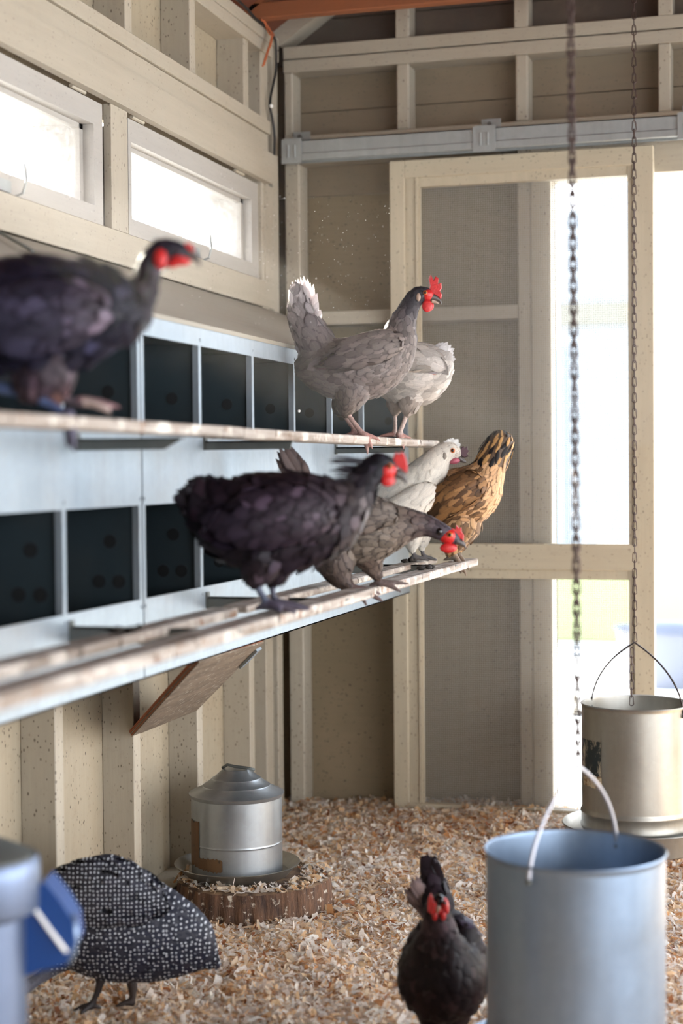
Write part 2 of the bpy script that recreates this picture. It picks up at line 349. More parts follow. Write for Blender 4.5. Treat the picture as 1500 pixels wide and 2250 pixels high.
# eaves board outside above the windows keeps the top of the view through them pale grey
# back wall
OPX0, OPX1, OPZ = xY(1212, YW), 2.25, xY and float(onY(1470, 378, YW)[2])
wb = empty('wall_back', (1.0, YB, 0), kind='structure')
b = MB(); pX1 = 2.9
nb = 6
for k, (a, c) in enumerate(((-.1, OPX0), (OPX1, pX1))): b.box((a, YB, -.02), (c, YB+.015, OPZ))
b.build('plywood_panel', 'ply', wb)
b = MB(); z = OPZ
while z < 2.45:
    b.box((-.1, YB, z+.0015), (4.5, YB+.018, min(z+.135, 2.45))); z += .1365
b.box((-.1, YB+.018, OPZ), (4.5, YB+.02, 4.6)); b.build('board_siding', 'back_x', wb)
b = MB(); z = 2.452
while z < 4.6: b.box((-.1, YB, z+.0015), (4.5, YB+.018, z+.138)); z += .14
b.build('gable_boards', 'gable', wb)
zp0, zp1, zp2 = 2.408, 2.449, 2.490
MB().box((.006, YW, zp0), (4.5, YB, zp1-.002), .002).build('top_plate', 'trim_x', wb)
MB().box((.006, YW, zp1+.002), (4.5, YB, zp2), .002).build('top_plate', 'trim_x', wb)
zl0, zl1 = 2.12, 2.205
MB().box((.006, YW, zl0), (4.5, YB, zl1), .003).build('header', 'trim_x', wb)
for a, c in ((650-46+2, 650), (877, 904), (1137, 1164), (1448, 1476), (1790, 1820), (2100, 2130)):
    x0, x1 = xY(a, YW), xY(c, YW); x0 = max(x0, .008)
    MB().box((x0, YW, zl1), (x1, YB, zp0), .004).build('stud', 'trim_z', wb)
for a, c in ((875, 905), (1134, 1165), (1448, 1480), (1790, 1820)):
    MB().box((xY(a, YW), YW, zp2), (xY(c, YW), YB, 2.50+.675*xY(a, YW)), .003).build('stud', 'trim_z', wb)
MB().box((.008, YW, 0), (xY(663, YW), YB, zl0), .003).build('stud', 'trim_z', wb)
MB().box((xY(1140, YW), YW, 0), (xY(1168, YW), YB, zl0), .002).build('stud', 'trim_z', wb)
MB().box((xY(1169, YW), YW-.004, 0), (OPX0, YB+.02, zl0), .002).build('door_jamb', 'trim_z', wb)
MB().box((OPX1, YW-.004, 0), (OPX1+.06, YB+.02, zl0), .002).build('door_jamb', 'trim_z', wb)
MB().box((OPX0, YW-.002, OPZ), (OPX1, YB+.02, zl0), .002).build('door_head', 'trim_x', wb)
zg0, zg1 = 1.603, 1.645
MB().box((xY(664, YW), YW, zg0), (xY(1139, YW), YB, zg1), .002).build('girt', 'trim_x', wb)
MB().box((xY(664, YW), YW, .80), (xY(1139, YW), YB, .842), .002).build('girt', 'trim_x', wb)
MB().box((xY(664, YW), YW+.04, .01), (OPX0, YB, .05), .002).build('sole_plate', 'trim_x', wb)
MB().bar((-.02, YW+.045, 2.515), (2.6, YW+.045, 2.515+2.62*.675), .09, .05).build('gable_rafter', 'trim_x', wb)
# roof
ce = empty('ceiling', (1.5, -2, 3.2), kind='structure')
def roofz(x): return 2.56+.675*x
b = MB(); b.prism([(-.35, -6.4, roofz(-.35)), (2.3, -6.4, roofz(2.3)), (2.3, -6.4, roofz(2.3)+.03), (-.35, -6.4, roofz(-.35)+.03)], (0, 6.9, 0)); b.build('roof_boards', 'roof', ce)
b = MB(); b.prism([(2.3, -6.4, roofz(2.3)), (4.8, -6.4, roofz(-.2)), (4.8, -6.4, roofz(-.2)+.03), (2.3, -6.4, roofz(2.3)+.03)], (0, 6.9, 0)); b.build('roof_boards', 'roof', ce)
yT = float(onZ(562, 41, 2.512)[1])+.02; zT = 2.51
for k in range(5):
    y = yT-.9*k
    MB().bar((-.08, y, 2.512+.02), (2.3, y, 2.512+.02+2.38*.675), .04, .07).build('rafter', 'red', ce)
for k in range(5):
    y = yT-.9*k
    if k == 0: MB().box((-.02, y-.02, 2.512), (4.5, y+.02, 2.56), .003).build('tie_beam', 'red', ce)
# right wall and the wall behind the camera: unseen, openings shaped to steer daylight
wr = empty('unseen_wall_right', (3.4, -3, 0), kind='structure')
MB().box((3.4, -6.2, 0), (3.42, .14, .15)).build('siding', 'side_z', wr)
MB().box((3.4, -6.2, 2.2), (3.42, .14, 2.9)).build('siding', 'side_z', wr)
MB().box((3.4, -.6, .15), (3.42, .14, 2.2)).build('siding', 'side_z', wr)
wf = empty('unseen_wall_front', (1.6, -6.3, 0), kind='structure')
MB().box((-.1, -6.3, 0), (1.9, -6.28, 2.2)).build('siding', 'side_z', wf)
MB().box((2.0, -6.3, 0), (3.42, -6.28, 2.2)).build('siding', 'side_z', wf)
MB().box((-.1, -6.3, 2.2), (4.6, -6.28, 4.3)).build('siding', 'side_z', wf)
# floor
fl = MB().box((-.1, -6.4, -.06), (3.5, .14, -.01)).build('floor', plain('packed_litter', (.42, .27, .16), .95)); tag(fl, kind='structure')
# sliding door
ZD = 2.097; x0, x1 = xY(861, -.02), xY(1437, -.02)
dr = empty('door_1', ((x0+x1)/2, -.02, .07), kind='structure')
xa, xb_, xc, xd = xY(893, -.02), xY(925, -.02), xY(1380, -.02), xY(1392, -.02)
Yf = -.025; Yk = .012
zt1 = float(onY(925, 410, -.02)[2]); zt0 = zt1+.028
MB().box((x0, Yf, .06), (xa, Yk, ZD), .002).build('stile', 'door', dr)
MB().box((xd, Yf, .06), (x1, Yk, ZD), .002).build('stile', 'door', dr)
MB().box((xa, Yf, zt0), (xd, Yk, ZD), .002).build('top_rail', 'doorx', dr)
MB().box((xa, Yf, .832), (xd, Yk, .912), .002).build('middle_rail', 'doorx', dr)
MB().box((xa, Yf, .06), (xd, Yk, .100), .002).build('bottom_rail', 'doorx', dr)
bd = MB()
for z0, z1 in ((.912, zt0), (.100, .832)):
    bd.box((xa, Yf+.010, z0), (xb_, Yk, z1)); bd.box((xc, Yf+.010, z0), (xd, Yk, z1))
bd.box((xb_-.012, Yf+.004, .912), (xb_-.004, Yf+.012, zt0)); bd.box((xb_-.012, Yf+.004, .1), (xb_-.004, Yf+.012, .832))
bd.box((xb_, Yf+.012, zt1), (xc, Yk, zt0)); bd.box((xb_, Yf+.012, .804), (xc, Yk, .832))
bd.build('bead', 'door', dr)
m = MB(); ym = .006; p = .0068; wr_ = .0011
n = int((xc-xb_)/p)
for k in range(n): m.box((xb_+k*p, ym, .1), (xb_+k*p+wr_, ym+wr_, .83)).box((xb_+k*p, ym, .912), (xb_+k*p+wr_, ym+wr_, zt0))
z = .1
while z < zt0:
    if not (.832 < z < .912): m.box((xb_, ym, z), (xc, ym+wr_, z+wr_))
    z += p
m.build('hardware_cloth', 'mesh', dr)
# track
tr = empty('door_track', (1.5, -.03, 2.14), 'galvanized steel channel track screwed above the sliding mesh door', 'track')
tx0 = xY(634, -.05); zt = 2.172; zb = 2.108
b = MB(); b.box((tx0, -.062, zb+.024), (3.3, -.058, zt)); b.box((tx0, -.062, zt-.003), (3.3, -.012, zt)); b.box((tx0, -.066, zb), (3.3, -.056, zb+.024), .003); b.box((tx0, -.018, zb), (3.3, -.014, zt)); b.build('rail', 'track', tr)
for a, c in ((625, 668), (1043, 1092), (1490, 1545)):
    xx0, xx1 = xY(a, -.07), xY(c, -.07); q = MB(); q.box((xx0, -.070, zb-.008), (xx1, -.066, zt+.004)); q.box((xx0+.006, -.069, zt+.002), (xx1-.002, .028, zt+.006)); q.box((xx0+.008, .0265, zt), (xx1, .0295, zt+.045))
    for s in (.33, .66): q.box((xx0+(xx1-xx0)*s-.003, -.074, zb+.01), (xx0+(xx1-xx0)*s+.003, -.069, zt-.015), .001)
    h = q.build('bracket', 'track', tr)
    MB().tube([((xx0+xx1)/2, .024, zt+.028), ((xx0+xx1)/2, .014, zt+.028)], .007, 6).build('screw', 'dmetal', h)

# ================================================================== nest boxes
NX = .421; ND = .30; ZT, ZO1, ZO0, ZM1, ZM0, ZBt = 1.434, 1.398, 1.226, 1.081, .906, .757
div = {'r': [yX(442, NX), yX(558, NX), yX(649, NX), yX(731, NX), yX(800, NX)]}
YS = yX(311.5, NX); pit = .325
def nest(name, y0, y1, divs, label):
    nb_ = empty(name, (NX, (y0+y1)/2, ZBt), label, 'nest box', 'metal nest boxes on the left wall')
    f = MB(); x1_, x0_ = NX, NX-.004
    f.box((x0_, y0, ZO1), (x1_, y1, ZT)); f.box((x0_, y0, ZM1), (x1_, y1, ZO0)); f.box((x0_, y0, ZBt), (x1_, y1, ZM0))
    f.box((x0_-.02, y0, ZBt), (x1_, y1, ZBt+.003))
    fp = f.build('front_panel', 'nest', nb_)
    edges = [y0+.006]+divs+[y1-.006]
    for y in divs:
        w = .0115
        for q0, q1 in ((ZO0, ZO1), (ZM0, ZM1)): MB().box((NX-.014, y-w/2*1.2, q0), (NX-.001, y+w/2*1.2, q1)).build('divider', 'nest', nb_)
    for y in (y0, y1-.012):
        for q0, q1 in ((ZO0, ZO1), (ZM0, ZM1)): MB().box((NX-.014, y, q0), (NX-.001, y+.012, q1)).build('divider', 'nest', nb_)
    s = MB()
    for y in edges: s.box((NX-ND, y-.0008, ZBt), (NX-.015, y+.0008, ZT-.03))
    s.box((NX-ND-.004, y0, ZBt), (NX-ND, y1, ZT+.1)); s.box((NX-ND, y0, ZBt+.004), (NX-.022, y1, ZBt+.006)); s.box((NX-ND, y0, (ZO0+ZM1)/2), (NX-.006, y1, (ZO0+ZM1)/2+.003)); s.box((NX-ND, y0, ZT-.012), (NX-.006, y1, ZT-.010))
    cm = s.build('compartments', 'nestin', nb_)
    for y in edges[1:]:
        for (zc, pts) in (((ZO0+ZO1)/2, ((-.052, -.02),)), ((ZM0+ZM1)/2, ((-.052, .02), (-.035, -.055), (-.075, -.055)))):
            for dx, dz in pts:
                h = MB(); cc = (NX+dx-.01, y-.0022, zc+dz)
                h.tube([Vector(cc), Vector(cc)+Vector((0, .0012, 0))], .0125, 20); h.build('vent_hole', 'black', cm)
    for y in edges:
        for z in (ZO1+.012, ZO0-.012, ZM1+.012, ZM0-.014): MB().ball((NX+.0005, y, z), (.0022, .004, .004), 1).build('rivet', 'nest', fp, True)
    return nb_
d1 = div['r']
n1 = nest('nest_box', YS+.004, -.02, d1, 'galvanized nest box unit farther from camera, nearest the corner')
n2 = nest('nest_box', YS-.002-pit*5-.02, YS-.002, [yX(140, NX)]+[yX(140, NX)-pit*k for k in range(1, 4)], 'galvanized nest box unit nearer the camera, cut by the left frame edge')
MB().prism([(NX+.002, -4.0, ZT), (-.003, -4.0, 1.634), (-.003, -4.0, 1.644), (NX+.006, -4.0, ZT+.008)], (0, 3.985, 0)).build('nest_roof', 'nroof')
tag(bpy.data.objects['nest_roof'], 'sloping beige board roof sheet lying over the metal nest boxes', 'nest roof')
tag(MB().tube([onX(-30, 494, .012), onX(72, 551, .20)], .004, 6).build('prop_rod', 'dmetal'), 'thin dark metal rod lying on sloping nest roof at left frame edge', 'rod')
# brackets
def bracket(par, xpx, ypx, L, h, tip):
    p = onX(xpx, ypx, NX); y = float(p[1]); z = float(p[2])
    b = MB(); b.box((NX, y-.002, z-.012), (NX+.004, y+.014, z+.016)); b.prism([(NX, y, z+.006), (NX+L, y, z+.006), (NX+L, y, z+.002), (NX+L-tip, y, z-h), (NX, y, z-h)], (0, .003, 0)); b.box((NX, y, z+.003), (NX+L, y+.02, z+.006))
    b.build('bracket', 'dmetal', par)
bracket(n1, 447, 976, .19, .012, .004); bracket(n1, 735, 988, .19, .010, .004); bracket(n2, 165, 972, .19, .014, .03)
bracket(n1, 452, 1318, .30, .018, .05); bracket(n2, 152, 1385, .30, .02, .06); bracket(n1, 760, 1245, .30, .018, .05)
# roosts
XR = .617; zr = 1.222
def board(name, x0, x1, y0, y1, z0, z1, label, group):
    b = MB(); b.box((x0, y0, z0), (x1, y1, z1), .0025)
    o = b.build(name, 'roost'); return tag(o, label, 'roost', group)
ysm = yX(537, XR); G = 'wooden roost boards in front of the nest boxes'
board('roost_board', XR-.075, XR, ysm+.001, float(onX(965, 968, XR)[1]), zr-.019, zr, 'upper weathered roost board at its far half, under the grey hens', G)
board('roost_board', XR-.075, XR, -4.2, ysm-.001, zr-.017, zr+.001, 'upper weathered roost board nearest the left frame edge, under the blurred black hen', G)
XL = .72; zl = .890
board('roost_board', XL-.055, XL, -4.0, float(onX(1050, 1228, XL)[1]), zl-.020, zl, 'long lower roost board on the outer side, carrying four hens', G)
XI = .60; yj = yX(520, XI)
board('roost_board', XI-.05, XI, yj+.05, float(onX(960, 1222, XI)[1]), zl-.014, zl, 'inner lower roost board, far piece ending beside the white hen', G)
board('roost_board', XI-.05, XI, -4.0, yj, zl-.016, zl+.001, 'inner lower roost board, near piece crossing the left side below the nests', G)
# droppings
for i, (px, py, X, Z) in enumerate(((900, 1222, .575, zl), (935, 1252, .69, zl), (815, 1248, .575, zl), (275, 1378, .58, zl))):
    p = onX(px, py, X); q = MB()
    for k in range(9): q.ball((X+random.uniform(-.014, .014), p[1]+random.uniform(-.03, .03), Z+.004+random.uniform(0, .004)), (random.uniform(.006, .012), random.uniform(.008, .014), random.uniform(.004, .007)), 1)
    tag(q.build('dropping', plain('dark_dropping', (.02, .014, .01), .8), None, True), ['dark dropping on inner lower roost near its far end', 'dark dropping on outer lower roost before the white hen', 'dark dropping on inner lower roost behind the pecking hen', 'bluish dropping on inner lower roost beside the near bracket'][i], 'dropping', 'droppings on the roost boards')
# leaning plywood flap
A, Bq, Cc, D = [np.array(q) for q in ((.31, -1.47, ZBt-.004), (.31, -1.03, ZBt-.004), (-.01, -.753, .484), (-.01, -1.198, .484))]
A = onZ(437, 1452, ZBt-.004); Bq = onZ(578, 1409, ZBt-.004)
A = D+(A-D); 
nrm = np.cross(Cc-D, A-D); nrm /= np.linalg.norm(nrm)
fo = empty('plywood_flap', D, 'hinged grey plywood flap slanting open below the nest boxes', 'flap')
def quadslab(name, pts, off, th, mat):
    MB().prism([p+nrm*off for p in pts], nrm*th).build(name, mat, fo)
sgn = 1 if nrm @ (C-D) > 0 else -1
quadslab('panel', (D, Cc, Bq, A), 0, .003*sgn, 'flap')
for k in range(4): quadslab('ply_layer', (D, Cc, Bq, A), -sgn*(.0034*k+.0005), -.0026*sgn, ['plyedge', 'flap', 'plyedge', 'plyedge'][k])
MB().bar(Bq*.7+Cc*.3+nrm*sgn*.006, Bq*.93+Cc*.07+nrm*sgn*.006, .014, .006, nrm.tolist()).build('hinge', 'nest', fo)
# waterer on its log slice
wc = PZ(521, 1893, 4.25); lc = (wc[0]+.045, wc[1]-.005)
ltop = float(wc[2])-.031
def wob(k, s): a = 2*math.pi*k/s; return 1+.02*math.sin(3*a+1)+.012*math.sin(9*a)+.012*math.sin(31*a)
lg = empty('log_slice', (lc[0], lc[1], 0), 'thick bark-edged log slice lying on wood shavings under the waterer', 'log')
MB().lathe((lc[0], lc[1], 0), [(.197, -.02), (.203, .01), (.2, ltop*.6), (.196, ltop-.004)], 160, (True, False), wob).build('bark', 'bark', lg, True)
MB().lathe((lc[0], lc[1], 0), [(.196, ltop-.004), (.19, ltop), (.1, ltop)], 160, (False, True), wob).build('cut_face', 'cut', lg)
wt = empty('poultry_waterer', (wc[0], wc[1], ltop), 'galvanized poultry waterer with stepped cone lid standing on log slice', 'waterer')
cw = (wc[0], wc[1], ltop); zr_ = .028
MB().lathe(cw, [(.11, .001), (.135, .001), (.155, zr_-.004), (.163, zr_), (.165, zr_+.003), (.162, zr_+.004), (.154, zr_-.001), (.134, .006), (.0, .006)], 72).build('tray', 'galv', wt, False, True)
rc = .119; tp = float(PZ(521, 1740, 4.25)[2])-ltop
MB().lathe(cw, [(rc, .008), (rc, .083), (rc, .086), (rc+.001, .088), (rc, .090), (rc, .093), (rc, tp-.010), (rc, tp-.008)], 72, (True, True)).build('drum', 'galvn', wt, False, True)
MB().lathe(cw, [(rc+.001, tp-.009), (rc+.004, tp-.004), (rc+.006, tp+.001), (.09, tp+.018), (.088, tp+.021), (.084, tp+.022), (.066, tp+.036), (.064, tp+.039), (.060, tp+.040), (.040, tp+.058), (.036, tp+.062), (.0, tp+.064)], 72)  .build('lid', 'galvn', wt, False, True)
MB().tube([Vector(cw)+Vector(q) for q in ((-.035, -.01, tp+.064), (-.02, -.012, tp+.074), (.0, -.012, tp+.07), (.03, -.012, tp+.068), (.055, -.012, tp+.064))], .004, 8).build('handle', 'dmetal', wt, True)
def arc_patch(name, c, r, a0, a1, z0, z1, mat, par, rag=0, n=18):
    bm = MB(); up = []; lo = []
    for k in range(n+1):
        a = a0+(a1-a0)*k/n; j = random.uniform(-rag, rag)
        for L, z, jj in ((lo, z0, -j), (up, z1, j)): L.append((c[0]+r*math.cos(a), c[1]+r*math.sin(a), c[2]+z+jj))
    for k in range(n):
        vs = [bm.b.verts.new(p) for p in (lo[k], lo[k+1], up[k+1], up[k])]; bm.b.faces.new(vs)
        vs2 = [bm.b.verts.new((p[0]+(p[0]-c[0])/r*.0006, p[1]+(p[1]-c[1])/r*.0006, p[2])) for p in (lo[k], lo[k+1], up[k+1], up[k])]; bm.b.faces.new(vs2)
    bm.norecalc = True
    return bm.build(name, mat, par)
va = math.atan2(C[1]-wc[1], C[0]-wc[0])           # bearing of the viewer's side, only used to know which side of the drum carries the patch
arc_patch('torn_label', cw, rc+.0008, va-1.45, va-.95, .035, .15, 'rust', wt, .004)
arc_patch('torn_label', cw, rc+.0009, va-.95, va-.32, .030, .062, 'rust', wt, .004)

# ================================================================== hanging feeders and chains
def feeder(cx_, cy_, zrim, zbot, r, lab, ma, bail, apex, patch):
    f = empty('hanging_feeder', (cx_, cy_, zbot-.04), lab, 'feeder', 'hanging tube feeders')
    c = (cx_, cy_, 0)
    MB().lathe(c, [(r-.001, zbot+.01), (r+.003, zbot+.018), (r+.004, zbot+.024), (r+.001, zbot+.03), (r+.001, zbot+.055), (r+.004, zbot+.060), (r+.004, zbot+.064), (r, zbot+.07), (r, zbot+.075), (r, zrim-.010), (r, zrim-.006), (r+.002, zrim-.003), (r+.0035, zrim), (r+.002, zrim+.003), (r-.001, zrim+.001), (r-.0025, zrim-.006), (r-.003, zbot+.012)], 96).build('tube', ma, f, False, True)
    MB().lathe(c, [(.0, zbot+.10), (.07, zbot+.07), (r-.004, zbot+.05)], 48).build('baffle', ma, f, False, True)
    MB().lathe(c, [(.0, zbot-.035), (.175, zbot-.035), (.185, zbot-.03), (.2, zbot+.022), (.204, zbot+.028), (.206, zbot+.025), (.202, zbot+.02), (.188, zbot-.034), (.178, zbot-.039), (0, zbot-.039)], 96).build('tray', ma, f, False, True)
    st = MB()
    for k in range(3):
        a = k*2.094+.3; st.bar((cx_+math.cos(a)*(r-.002), cy_+math.sin(a)*(r-.002), zbot+.03), (cx_+math.cos(a)*(r-.002), cy_+math.sin(a)*(r-.002), zbot-.036), .012, .003, (math.cos(a), math.sin(a), 0))
    st.build('strut', ma, f)
    a = bail; A = Vector((cx_+math.cos(a)*(r+.004), cy_+math.sin(a)*(r+.004), zrim-.022)); B = Vector((cx_-math.cos(a)*(r+.002), cy_-math.sin(a)*(r+.002), zrim-.022))
    T = Vector([float(q) for q in apex]); pts = []
    def qb(p0, p1, p2, n=12): return [p0*(1-s)**2+p1*2*s*(1-s)+p2*s*s for s in [k/n for k in range(n+1)]]
    H = T.z-A.z
    l1 = Vector((A.x*.92+T.x*.08, A.y*.92+T.y*.08, A.z+H*.62)); r1 = Vector((B.x*.92+T.x*.08, B.y*.92+T.y*.08, B.z+H*.62))
    pts = [A-Vector((0, 0, .004))]+qb(A, l1, T)[:-1]+[T]+qb(T, r1, B)[1:]+[B-Vector((0, 0, .004))]
    bl = MB().tube(pts, .0034 if ma == 'galvb' else .0026, 8).build('bail', 'lwire' if ma == 'galvb' else 'wire', f, True)
    for P_ in (A, B): MB().ball(P_, (.006, .006, .006), 2).build('bail_lug', 'dmetal', bl, True)
    if patch: arc_patch('torn_label', (cx_, cy_, 0), r+.0008, patch[0], patch[1], patch[2], patch[3], patch[4], f, .003)
    return f
fr_c = PZ(1263, 1868, 2.74); rr_c = PZ(1397, 1545, 4.5)
ap1 = PZ(1270, 1684, 2.74); ap2 = PZ(1394, 1412, 4.5)
rt = .1503
b1 = math.atan2(-1*UF[1]*.0+(-.80*UF[1]-.60*UX[1]), -.80*UF[0]-.60*UX[0])
feeder(fr_c[0], fr_c[1], float(fr_c[2]), .13, rt, 'large galvanized tube feeder in the foreground at lower right, blurred', 'galvb', b1, ap1, None)
b2 = math.atan2(-.6*UF[1]+.62*UX[1], -.6*UF[0]+.62*UX[0])
t = NT('torn_printed_label'); v = t.coord(); g = t.noise(t.coord((1, 1, .55)), 34, 8, .75)
t.base(t.mix(t.rng(g, .50, .60), srgb(34, 44, 46), srgb(186, 178, 156)), .7); MAT['label'] = t.m
t = NT('torn_label_paper'); g = t.noise(t.coord(), 60, 3); t.base(t.mix(t.rng(g, .45, .6), srgb(205, 190, 160), srgb(140, 110, 80)), .7); MAT['paper'] = t.m
va = math.atan2(-UF[1], -UF[0])
f2 = feeder(rr_c[0], rr_c[1], float(rr_c[2]), .128, rt, 'galvanized tube feeder hanging before the bright doorway, torn label on its left', 'galv', b2, ap2, None)
arc_patch('label', (rr_c[0], rr_c[1], 0), rt+.0008, va-1.50, va-.86, .30, .395, 'label', f2, .002)
arc_patch('label', (rr_c[0], rr_c[1], 0), rt+.0008, va-1.42, va-.84, .268, .299, 'paper', f2, .003)
t = MB().lathe((fr_c[0], fr_c[1], .27), [(0, .035), (.05, .028), (.11, .02), (.146, .015)], 48).build('poultry_feed', plain('ground_feed', (.16, .11, .06), .95))
tag(t, 'brown ground feed lying inside the foreground tube feeder', 'feed', kind='stuff')
def link_mesh(L, wd, r):
    pts = []
    for k in range(20):
        a = 2*math.pi*k/20; s = math.sin(a); c_ = math.cos(a)
        z = (L/2-wd/2)*(1 if s > 0 else -1)*min(1, abs(s)*3)+wd/2*s; x = wd/2*c_*(1 if s < 0 else .78)
        pts.append((x, 0, z))
    m = MB(); m.tube(pts, r, 6, True)
    me = bpy.data.meshes.new('chain_link'); bmesh.ops.recalc_face_normals(m.b, faces=m.b.faces[:]); m.b.to_mesh(me); m.b.free(); me.materials.append(MAT['chain']); me.polygons.foreach_set('use_smooth', [True]*len(me.polygons)); return me
def chain(top, bot, pitch, me, lab, extra=None, n_max=99):
    e = empty('hanging_chain', bot, lab, 'chain'); top, bot = Vector([float(q) for q in top]), Vector([float(q) for q in bot]); L = (top-bot).length; n = min(n_max, int(L/pitch)); d = (top-bot).normalized()
    def put(p, i, ax):
        o = bpy.data.objects.new('chain_link', me); COL.objects.link(o); o.parent = e; o.location = p-bot
        q = ax.to_track_quat('Z', 'Y').to_euler(); o.rotation_euler = (q.x, q.y, q.z+(i % 2)*1.45+random.uniform(-.25, .25)+math.atan2(UX[1], UX[0]))
    for i in range(n): put(bot+d*(pitch*(i+.5)), i, d)
    if extra:
        a, b_ = Vector([float(q) for q in extra[0]]), Vector([float(q) for q in extra[1]]); L2 = (b_-a).length; d2 = (b_-a).normalized()
        for i in range(int(L2/pitch)): put(a+d2*(pitch*(i+.5)), i, Vector((0, 0, 1)))
    return e
lm1 = link_mesh(.0285, .0125, .0013); lm2 = link_mesh(.0285, .0135, .0019)
chain(PZ(1392, -60, 4.5), ap2+np.array([0, 0, .004]), .0222, lm1, 'rusty link chain in focus, holding the feeder by the doorway', (PZ(1388, 1425, 4.495), PZ(1387, 1556, 4.495)), 88)
chain(PZ(1252, -60, 2.74), ap1+np.array([0, 0, .004]), .0182, lm2, 'blurred chain in the foreground, holding the large feeder', None, 80)

# blue and metal drinker at left edge
bc = PZ(-48, 1868, 2.2); s22 = 2.2/F
bw = empty('drinker', (bc[0], bc[1], 0), 'blurred metal drinker with blue plastic side at lower left edge', 'drinker')
rb = 134*s22; zc_ = float(bc[2]); zt2 = zc_
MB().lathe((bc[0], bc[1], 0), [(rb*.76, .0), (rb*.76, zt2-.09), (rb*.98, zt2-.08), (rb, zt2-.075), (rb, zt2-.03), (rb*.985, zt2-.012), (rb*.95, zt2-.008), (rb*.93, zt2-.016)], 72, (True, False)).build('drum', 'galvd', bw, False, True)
MB().lathe((bc[0], bc[1], 0), [(rb*.93, zt2-.016), (rb*.9, zt2-.006), (rb*.5, zt2+.01), (0, zt2+.016)], 72).build('lid', 'dmetal', bw, False, True)
pl = [PZ(x, y, 2.2) for x, y in ((20, 1992), (60, 1965), (97, 1938), (132, 1980), (160, 2025), (166, 2075), (146, 2120), (95, 2132), (48, 2148), (34, 2110))]
MB().prism(pl, UF*.07).build('blue_guard', 'blue', bw)
MB().tube([PZ(x, y, 2.19) for x, y in ((66, 1962), (74, 1995), (110, 2045), (146, 2092))], .003, 8).build('wire', 'white', bw, True)
MB().tube([PZ(x, y, 2.21) for x, y in ((160, 2010), (166, 2060), (160, 2095), (148, 2118))], .005, 8).build('rim', 'galvb', bw, True)
# cable, twine
cb = [onX(x, y, .012) for x, y in ((500, -20), (545, 22), (560, 40), (585, 60), (599, 78), (606, 95), (606, 150), (600, 185), (594, 215), (593, 235), (598, 260), (603, 300), (602, 348))]
def smooth_path(P_, n=6):
    P_ = [np.array(p, float) for p in P_]; out = []
    for i in range(len(P_)-1):
        p0, p1, p2, p3 = P_[max(i-1, 0)], P_[i], P_[i+1], P_[min(i+2, len(P_)-1)]
        for k in range(n):
            t_ = k/n; out.append(.5*((2*p1)+(-p0+p2)*t_+(2*p0-5*p1+4*p2-p3)*t_**2+(-p0+3*p1-3*p2+p3)*t_**3))
    return out+[P_[-1]]
ca = empty('power_cable', cb[-1], 'black cable hanging in the upper corner beside the wall post', 'cable')
MB().tube(smooth_path(cb), .0042, 8).build('cable', 'rubber', ca, True)
MB().ball(onX(596, 233, .018), (.006, .010, .006), 2).build('clip', 'white', ca, True)
tw = MB()
for k in range(9):
    P_ = [onX(x+random.uniform(-5, 5), y+random.uniform(-5, 5), .02+random.uniform(0, .012)) for x, y in ((578, 40), (590, 62), (600, 78))]
    if k < 6: P_ = [onX(x+random.uniform(-3, 3)+2, y+random.uniform(-4, 4), .022+random.uniform(0, .01)) for x, y in ((598, 74), (592, 95), (584, 118), (576, 142))]
    tw.tube(smooth_path(P_, 4), .0018, 6)
tag(tw.build('twine', 'rope', None, True), 'frayed orange brown twine dangling from top plate in the corner', 'twine')

# ================================================================== outdoors seen through doorway and windows
gm = plain('pale_gravel', (.72, .71, .68), .9)
tag(MB().box((-14, .16, -.16), (22, 34, -.06)).box((-14, -14, -.16), (-.15, .16, -.061)).box((3.5, -14, -.16), (22, .16, -.061)).box((-.15, -14, -.16), (3.5, -6.45, -.061)).build('ground', gm), kind='structure')
grs = plain('meadow_grass', (.26, .29, .13), .9)
def out(px, py, Y): return onY(px, py, Y)
g0 = out(1215, 1262, 9.); 
tag(MB().box((g0[0]-2, 6.2, -.05), (g0[0]+6, 6.9, float(out(1470, 1262, 6.2)[2])+.03)).build('planting_bed', grs), 'strip of green grass on a low bank outside beyond the doorway', 'grass', kind='stuff')
wp = plain('white_polythene', (.20, .225, .25), .6)
gh = empty('greenhouse', (2.2, 9.5, -.05), 'overexposed white greenhouse across the yard, seen through the doorway', 'greenhouse')
ga = out(1222, 690, 9.5); gz = float(ga[2]); xL = float(out(1228, 900, 9.5)[0])
MB().box((xL, 9.5, -.06), (xL+9, 9.56, gz-.10)).build('lower_wall', wp, gh)
pk = out(1318, 395, 9.5)
MB().prism([(xL, 9.5, gz+.08), (xL+9, 9.5, gz+.08), (xL+9, 9.5, float(pk[2])+.6), (float(pk[0])+.4, 9.5, float(pk[2])+.42), (xL, 9.5, float(out(1228, 492, 9.5)[2]))], (0, .06, 0)).build('gable_wall', wp, gh)
MB().box((xL, 9.46, gz-.11), (xL+9, 9.57, gz+.09)).build('band_beam', plain('beige_beam', (.15, .145, .12), .8), gh)
MB().box((xL-.03, 9.44, -.06), (xL+.05, 9.5, gz-.3)).build('corner_post', plain('blue_grey_post', (.2, .27, .34), .6), gh)
pf = MB()
for k in range(3):
    x = xL+1.0+k*.9; pf.tube([(x, 9.42, 0), (x+.5, 9.42, gz-.4)], .02, 6)
pf.build('brace', plain('white_pipe', (.85, .85, .85), .5), gh)
mz = float(out(1470, 1450, 5.)[2])
wh = empty('stock_tank', (*out(1478, 1600, 4.2)[:2], -.06), 'grey stock tank outside the doorway at right edge', 'tank')
tcx, tcy = out(1490, 1600, 4.2)[:2]
MB().lathe((tcx, tcy, -.06), [(.30, 0), (.34, .30), (.36, .31), (.33, .29), (.29, .02), (0, .02)], 40, (False, False)).build('tank_wall', plain('dark_grey_tank', (.10, .11, .14), .5), wh, False, True)
